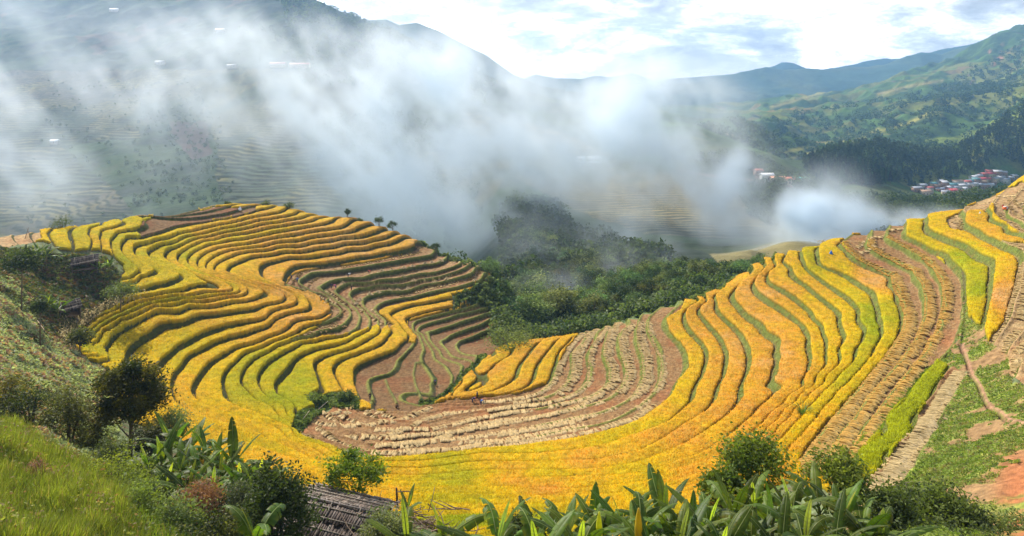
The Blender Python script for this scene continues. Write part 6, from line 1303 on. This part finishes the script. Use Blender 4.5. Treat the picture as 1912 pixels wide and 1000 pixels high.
# ------------------------------------------------------------------ people at work
def person(p, H_, pose, face, shirt, trousers, hat, label, seed=0):
    """one continuous skinned body; clothes are its children"""
    root_m = bpy.data.meshes.new('person'); s = H_ / 1.6
    if pose == 'bend': T0, T1, HD = (0.0, 0.0, 0.86), (0.36, 0, 1.06), (0.55, 0, 1.02); LH, RH = (0.55, 0.20, 0.42), (0.58, -0.18, 0.40); LE, RE = (0.42, 0.22, 0.74), (0.44, -0.22, 0.72)
    elif pose == 'carry': T0, T1, HD = (0.0, 0, 0.90), (0.06, 0, 1.34), (0.10, 0, 1.50); LH, RH = (0.34, 0.14, 1.02), (0.34, -0.14, 1.02); LE, RE = (0.12, 0.24, 1.02), (0.12, -0.24, 1.02)
    elif pose == 'sit': T0, T1, HD = (0, 0, 0.24), (0.06, 0, 0.68), (0.10, 0, 0.86); LH, RH = (0.36, 0.12, 0.40), (0.36, -0.12, 0.40); LE, RE = (0.16, 0.24, 0.42), (0.16, -0.24, 0.42)
    else: T0, T1, HD = (0, 0, 0.90), (0.0, 0, 1.34), (0.02, 0, 1.50); LH, RH = (0.06, 0.26, 0.74), (0.14, -0.24, 0.78); LE, RE = (0.0, 0.25, 1.04), (0.0, -0.25, 1.04)
    T0, T1, HD = map(np.array, (T0, T1, HD)); V = [T0, (T0 + T1) / 2, T1, T1 + (HD - T1) * 0.45, HD, HD + (HD - T1) * 0.35]; E = [(0, 1), (1, 2), (2, 3), (3, 4), (4, 5)]; Rr = [0.13, 0.12, 0.125, 0.05, 0.085, 0.075]
    def add(v, par, r): V.append(np.array(v)); Rr.append(r); E.append((par, len(V) - 1)); return len(V) - 1
    for sd, Hn, El in ((1, LH, LE), (-1, RH, RE)):
        sh = add(T1 + (0, 0.17 * sd, -0.02), 2, 0.055); el = add(El, sh, 0.042); wr_ = add(np.array(Hn), el, 0.028); dr = np.array(Hn) - np.array(El); dr /= np.linalg.norm(dr); pm = add(np.array(Hn) + dr * 0.06, wr_, 0.034)
        for q in range(4): k_ = add(np.array(Hn) + dr * 0.11 + np.array([0.0, 0.02 * (q - 1.5), 0]), pm, 0.010); add(np.array(Hn) + dr * (0.15 + 0.01 * (q in (1, 2))) + np.array([-0.015, 0.022 * (q - 1.5), -0.01]), k_, 0.008)
        add(np.array(Hn) + dr * 0.07 + np.array([0.02, -0.04 * sd, 0.0]), wr_, 0.010)
        if pose == 'sit': hp = add(T0 + (0.05, 0.09 * sd, -0.02), 0, 0.085); kn = add((0.38, 0.12 * sd, 0.42), hp, 0.06); an = add((0.42, 0.11 * sd, 0.08), kn, 0.04); add((0.54, 0.12 * sd, 0.03), an, 0.035)
        else: st = 0.10 * sd if pose != 'stand' else 0.04 * sd; hp = add(T0 + (0, 0.09 * sd, -0.06), 0, 0.085); kn = add((0.03 + st * 0.6, 0.10 * sd, 0.46), hp, 0.058); an = add((-0.02 + st, 0.10 * sd, 0.08), kn, 0.038); add((0.12 + st, 0.11 * sd, 0.03), an, 0.034)
    def skin(name, V_, E_, R_, mat, colr, parent=None):
        me = bpy.data.meshes.new(name); me.from_pydata([tuple(np.array(v) * s) for v in V_], E_, []); o = bpy.data.objects.new(name, me); C.objects.link(o); sk = o.modifiers.new('s', 'SKIN'); sb = o.modifiers.new('b', 'SUBSURF'); sb.levels = 1; sb.render_levels = 1
        for i, v in enumerate(me.skin_vertices[0].data): v.radius = (R_[i] * s, R_[i] * s); v.use_root = (i == 0)
        dg = bpy.context.evaluated_depsgraph_get(); m2 = bpy.data.meshes.new_from_object(o.evaluated_get(dg)); o.modifiers.clear(); o.data = m2; a = m2.color_attributes.new('Col', 'FLOAT_COLOR', 'POINT')
        a.data.foreach_set('color', np.tile(np.array([*colr, 1.0], np.float32), len(m2.vertices))); m2.materials.clear(); m2.materials.append(mat); o.parent = parent; return o
    body = skin('person', V, E, Rr, M['skin'], (0.42, 0.24, 0.15)); body.location = p; body.rotation_euler = (0, 0, face)
    g = lambda a, b, rr: ([V[i] for i in a], b, rr)
    jk = [V[0] + (0, 0, 0.02), V[1], V[2]]; je = [(0, 1), (1, 2)]; jr = [0.16, 0.15, 0.15]
    for k in (0, 1):
        sh = 6 + k * 16 if False else None
    # sleeves follow the arms
    idx = [i for i, v in enumerate(V) if False]
    for sd, Hn, El in ((1, LH, LE), (-1, RH, RE)):
        jk.append(T1 + (0, 0.18 * sd, -0.02)); je.append((2, len(jk) - 1)); jr.append(0.075); jk.append(np.array(El)); je.append((len(jk) - 2, len(jk) - 1)); jr.append(0.062); jk.append(np.array(El) * 0.25 + np.array(Hn) * 0.75); je.append((len(jk) - 2, len(jk) - 1)); jr.append(0.048)
    skin('jacket', jk, je, jr, M['cloth'], shirt, body)
    tk = [T0 + (0, 0, 0.0)]; te = []; tr_ = [0.15]
    for sd in (1, -1):
        if pose == 'sit': L_ = [T0 + (0.05, 0.09 * sd, -0.02), (0.38, 0.12 * sd, 0.42), (0.42, 0.11 * sd, 0.14)]
        else: st = 0.10 * sd if pose != 'stand' else 0.04 * sd; L_ = [T0 + (0, 0.09 * sd, -0.06), (0.03 + st * 0.6, 0.10 * sd, 0.46), (-0.02 + st, 0.10 * sd, 0.14)]
        pr_ = 0
        for q, v in enumerate(L_): tk.append(np.array(v)); te.append((pr_, len(tk) - 1)); tr_.append((0.10, 0.075, 0.065)[q]); pr_ = len(tk) - 1
    skin('trousers', tk, te, tr_, M['cloth'], trousers, body)
    hb = MB(); t = np.linspace(0, 1, 6); hc = (V[4] * 0.4 + V[5] * 0.6) * s
    hb.tube([hc + np.array([-0.02, 0, -0.02]) * s, hc + np.array([0, 0, 0.05]) * s, hc + np.array([0.01, 0, 0.10]) * s], np.array([0.105, 0.10, 0.05]) * s, 10, hat)
    if seed % 2: hb.tube([hc + np.array([0, 0, 0.015]) * s, hc + np.array([0, 0, 0.03]) * s], np.array([0.20, 0.19]) * s, 14, hat)
    hb.build('hat' if seed % 2 else 'headscarf', M['cloth'], body)
    fb = MB(); fx = V[4] * s + np.array([0.078, 0, 0.01]) * s
    for sd in (-1, 1): fb.box(fx + np.array([0.0, 0.032 * sd, 0.01]) * s, (0.012 * s, 0.018 * s, 0.008 * s), None, (0.03, 0.02, 0.02))
    fb.box(fx + np.array([0.012, 0, -0.012]) * s, (0.022 * s, 0.018 * s, 0.03 * s), None, (0.40, 0.22, 0.14)); fb.box(fx + np.array([0.0, 0, -0.045]) * s, (0.012 * s, 0.035 * s, 0.008 * s), None, (0.30, 0.10, 0.09)); fb.build('face', M['skin'], body)
    tag(body, label, 'person'); return body
def put_person(px, py, *a, **k): return person(at(px, py, 70), *a, **k)
NAVY, BLK, RED, WHT, PNK, BLUE, ORG = (0.03, 0.04, 0.12), (0.03, 0.03, 0.035), (0.6, 0.05, 0.04), (0.7, 0.7, 0.72), (0.65, 0.12, 0.3), (0.08, 0.22, 0.6), (0.85, 0.18, 0.04)
put_person(555, 530, 1.65, 'stand', -1.2, BLUE, NAVY, BLK, 'person in a blue jacket standing alone on a straw strip of the knoll', seed=1)
put_person(544, 519, 1.6, 'bend', 2.5, BLK, NAVY, BLK, 'person in dark clothes bent over in the shadow of the tall bank', seed=2)
put_person(650, 517, 1.6, 'bend', 0.4, WHT, NAVY, WHT, 'person in white bending at the end of a green lip on the knoll', seed=3)
put_person(688, 511, 1.6, 'bend', -0.6, RED, BLK, RED, 'person in a red top bending beside a straw heap on the knoll', seed=4)
put_person(619, 539, 1.6, 'stand', -0.5, NAVY, BLK, BLK, 'person in navy standing next to the one in pink on the knoll', seed=5)
put_person(627, 542, 1.6, 'bend', 3.0, PNK, NAVY, PNK, 'person in a pink jacket stooping on the curved strip', seed=6)
put_person(656, 545, 1.6, 'carry', 0.2, BLK, BLK, (0.3, 0.2, 0.1), 'person in black carrying a brown load across the curved strip', seed=8)
put_person(891, 745, 1.6, 'stand', 2.8, NAVY, BLK, BLK, 'person in navy standing at the edge of rice and straw field', seed=2)
put_person(882, 753, 1.6, 'bend', 0.2, NAVY, NAVY, PNK, 'person with a pink headscarf stooping at the edge of the straw field', seed=4)
put_person(898, 757, 1.6, 'bend', 1.0, BLUE, NAVY, PNK, 'person in a light blue top crouching low at the start of a straw row', seed=6)
put_person(813, 720, 1.6, 'bend', 2.0, NAVY, BLK, BLK, 'person in dark clothes bent over in the bare brown basin', seed=2)
put_person(691, 749, 1.6, 'stand', 2.0, BLK, BLK, BLK, 'small dark person at the left edge of the bare basin', seed=4)
put_person(740, 761, 1.5, 'sit', 1.0, (0.2, 0.12, 0.1), BLK, BLK, 'person sitting where the basin meets the straw field', seed=2)
put_person(1873, 390, 1.6, 'stand', -1.6, RED, BLK, BLK, 'person in red standing behind the orange threshing machine', seed=2)
put_person(1788, 479, 1.4, 'bend', -1.6, BLUE, NAVY, WHT, 'person half hidden in rice near the top right corner', seed=4) if False else None
def bag(px, py, colr, label, s=0.8):
    p = at(px, py, 90); b = MB(); n = 7
    for k in range(5):
        pass
    t = np.linspace(0, 1, 6); pts = [(p[0] + 0.03 * math.sin(k * 2), p[1], p[2] + s * k / 5) for k in range(6)]; b.tube(pts, [0.26 * s, 0.38 * s, 0.40 * s, 0.34 * s, 0.14 * s, 0.20 * s], 10, colr); tag(b.build('sack', M['cloth'], smooth=True), label, 'sack')
bag(1552, 476, (0.05, 0.2, 0.7), 'blue sack beside the straw heap near the crest', 1.1); bag(448, 393, (0.75, 0.8, 0.9), 'white sack on the brown field at the top of the knoll', 1.2); bag(1830, 402, (0.6, 0.65, 0.8), 'pale sack between the straw and the rice at top right', 0.9)
def thresher(px, py):
    p = at(px, py, 90); root = empty('threshing_machine', p, 0.4); b = MB(); b.box((0, 0, 0.75), (1.3, 0.8, 0.7), None, (0.78, 0.16, 0.04)); b.box((0.75, 0, 0.9), (0.3, 0.7, 0.35), Matrix.Rotation(0.5, 3, 'Y'), (0.75, 0.2, 0.05)); b.build('body', M['paint'], root)
    b = MB(); b.tube([(0, -0.42, 0.8), (0, 0.42, 0.8)], 0.3, 14, (0.75, 0.76, 0.78)); b.box((0, 0, 1.15), (0.9, 0.75, 0.12), None, (0.8, 0.8, 0.8)); b.build('drum', M['paint'], root)
    for sx in (-0.5, 0.5):
        for sy in (-0.35, 0.35): b = MB(); b.tube([(sx, sy, -0.1), (sx * 0.9, sy, 0.5)], 0.04, 6, (0.1, 0.1, 0.1)); b.build('leg', M['paint'], root)
    b = MB(); b.box((1.4, -0.2, 0.12), (1.3, 0.9, 0.03), None, (0.85, 0.22, 0.06)); b.build('sheet', M['cloth'], root); tag(root, 'orange threshing machine with a pale drum on the top right terraces', 'machine')
thresher(1878, 393)
# ------------------------------------------------------------------ houses
def house_px(p, L_, W_, Hh, rz, roof, wall, name, label, group=None, kind='gable', win=3):
    root = empty(name, p, rz); b = MB(); b.box((0, 0, Hh / 2 - 1), (L_, W_, Hh + 2), None, wall)
    rp = W_ * 0.26; b.add([(-L_ / 2, -W_ / 2, Hh), (-L_ / 2, W_ / 2, Hh), (-L_ / 2, 0, Hh + rp)], [(0, 1, 2)], wall); b.add([(L_ / 2, -W_ / 2, Hh), (L_ / 2, W_ / 2, Hh), (L_ / 2, 0, Hh + rp)], [(0, 1, 2)], wall); b.build('wall', M['paint'], root)
    r_ = MB(); o = 0.6
    for sd in (-1, 1):
        z0 = Hh - o * rp / (W_ / 2); V = [(-L_ / 2 - o, sd * (W_ / 2 + o), z0), (L_ / 2 + o, sd * (W_ / 2 + o), z0), (L_ / 2 + o, 0, Hh + rp), (-L_ / 2 - o, 0, Hh + rp)]; V2_ = [(x, y, z + 0.18) for x, y, z in V]; r_.add(V + V2_, [(0, 1, 2, 3), (4, 5, 6, 7), (0, 1, 5, 4), (1, 2, 6, 5), (3, 0, 4, 7), (2, 3, 7, 6)], roof)
    r_.build('roof', M['paint'], root)
    for i in range(win):
        x = -L_ / 2 + L_ * (i + 0.5) / win
        if i == win // 2: d = MB(); d.box((x, -W_ / 2 - 0.04, 1.0), (1.1, 0.08, 2.0), None, (0.12, 0.08, 0.05)); d.build('door', M['paint'], root)
        else: d = MB(); d.box((x, -W_ / 2 - 0.04, 1.6), (1.2, 0.08, 1.1), None, (0.05, 0.06, 0.08)); d.build('window', M['paint'], root)
    tag(root, label, 'house', group); return root
WH, CRM, BRK = (0.5, 0.49, 0.46), (0.5, 0.42, 0.30), (0.32, 0.20, 0.14)
def fh(px, py, y0, y1, *a, **k):
    p = fat(px, py, y0, y1); p[2] += 1.5
    return house_px(p, *a, **k)
fh(1432, 339, 520, 680, 10, 6, 4.2, 0.1, (0.85, 0.85, 0.86), WH, 'white_roofed_house', 'low house with a bright white roof at the end of the red road')
fh(1496, 348, 480, 680, 12, 6.5, 4.5, -0.1, (0.08, 0.42, 0.38), CRM, 'green_roofed_house', 'long house with a turquoise roof above the smoke')
fh(1474, 346, 480, 680, 8, 5, 4, -0.2, (0.5, 0.17, 0.11), CRM, 'red_roofed_house', 'small house with a rusty roof left of the turquoise one')
fh(1452, 343, 480, 680, 11, 6, 3, 0.05, (0.62, 0.30, 0.17), CRM, 'brown_roofed_house', 'long low orange brown roof between the white and the rusty one')
fh(1416, 328, 520, 680, 7, 5, 3.5, 0.2, (0.5, 0.16, 0.1), BRK, 'red_roofed_house', 'red roof above and left of the white roofed house')
fh(1110, 304, 640, 900, 13, 7, 3.2, 0.0, (0.82, 0.84, 0.88), WH, 'long_house', 'long white roofed house in the smoke on the middle spur')
fh(1085, 303, 640, 900, 8, 6, 3.2, 0.0, (0.75, 0.78, 0.82), WH, 'small_house', 'small pale house left of the long one on the middle spur')
fh(299, 123, 900, 1500, 16, 9, 4, 0.0, (0.34, 0.35, 0.38), WH, 'white_house', 'white roofed house alone on the left mountain slope')
fh(433, 128, 900, 1500, 16, 9, 4, 0.0, (0.34, 0.35, 0.38), WH, 'white_house', 'white roofed house farther right above the terraces in smoke')
fh(519, 127, 900, 1500, 26, 10, 5, 0.0, (0.60, 0.22, 0.18), CRM, 'school_building', 'long red roofed building above the terraces at left', win=7)
fh(560, 127, 900, 1500, 34, 10, 5, 0.0, (0.62, 0.30, 0.26), CRM, 'school_building', 'longer pinkish roofed building fading into the smoke at left', win=9)
fh(213, 25, 1400, 2100, 18, 10, 4, 0.2, (0.85, 0.85, 0.88), WH, 'white_house', 'tiny pale roof high on the left mountain')
fh(411, 63, 1100, 2000, 18, 10, 4, 0.1, (0.85, 0.86, 0.9), WH, 'white_house', 'tiny pale roof among fields high on the left mountain')
fh(102, 270, 700, 1100, 9, 6, 3, 0.1, (0.82, 0.84, 0.9), WH, 'white_house', 'small pale house at the foot of the left terraces')
rv = np.random.default_rng(44); VIL = [(1735,358),(1748,352),(1762,348),(1776,350),(1788,344),(1796,352),(1806,345),(1815,350),(1822,342),(1832,346),(1842,340),(1850,344),(1858,338),(1868,336),(1782,356),(1800,358),(1770,356),(1812,356),(1826,352),(1838,352),(1848,351),(1755,357),(1742,350),(1728,362),(1765,362),(1836,332),(1850,330),(1862,329),(1872,330),(1846,325),(1795,349),(1809,341),(1885,336),(1893,333),(1722,352),(1712,358),(1756,344),(1818,337),(1828,335),(1875,341),(1804,352),(1790,360)]
used_c = {}
cols_ = [((0.42, 0.09, 0.08), 'red'), ((0.55, 0.57, 0.62), 'grey'), ((0.14, 0.30, 0.32), 'turquoise'), ((0.55, 0.56, 0.60), 'white'), ((0.45, 0.13, 0.11), 'red'), ((0.36, 0.38, 0.44), 'grey'), ((0.45, 0.30, 0.20), 'brown')]
for i, (px, py) in enumerate(VIL):
    c_, nm = cols_[int(rv.integers(0, len(cols_)))]; L_, W_ = rv.uniform(8, 14), rv.uniform(6, 8.5)
    house_px(fat(px, py, 880, 1150), L_, W_, rv.uniform(3, 6), rv.uniform(-0.6, 0.6), c_, [WH, CRM, BRK][int(rv.integers(0, 3))], nm + '_roofed_house', 'house with a %s roof in the distant valley village' % nm, '%s roofed village houses' % nm)
for (px, py, L_, lb) in [(1828,341,26,'longest red roofed building in the middle of the village'), (1846,332,18,'large red roofed building at the upper end of the village'), (1778,362,15,'bright red roofed house standing apart below the village')]:
    house_px(fat(px, py, 860, 1150), L_, 9, 5, 0.35, (0.50, 0.08, 0.09), CRM, 'red_roofed_hall', lb, win=5)
house_px(fat(1746, 374, 700, 1000), 13, 7, 3, 0.1, (0.8, 0.82, 0.86), WH, 'white_roofed_barn', 'white roofed barn below the village among trees')
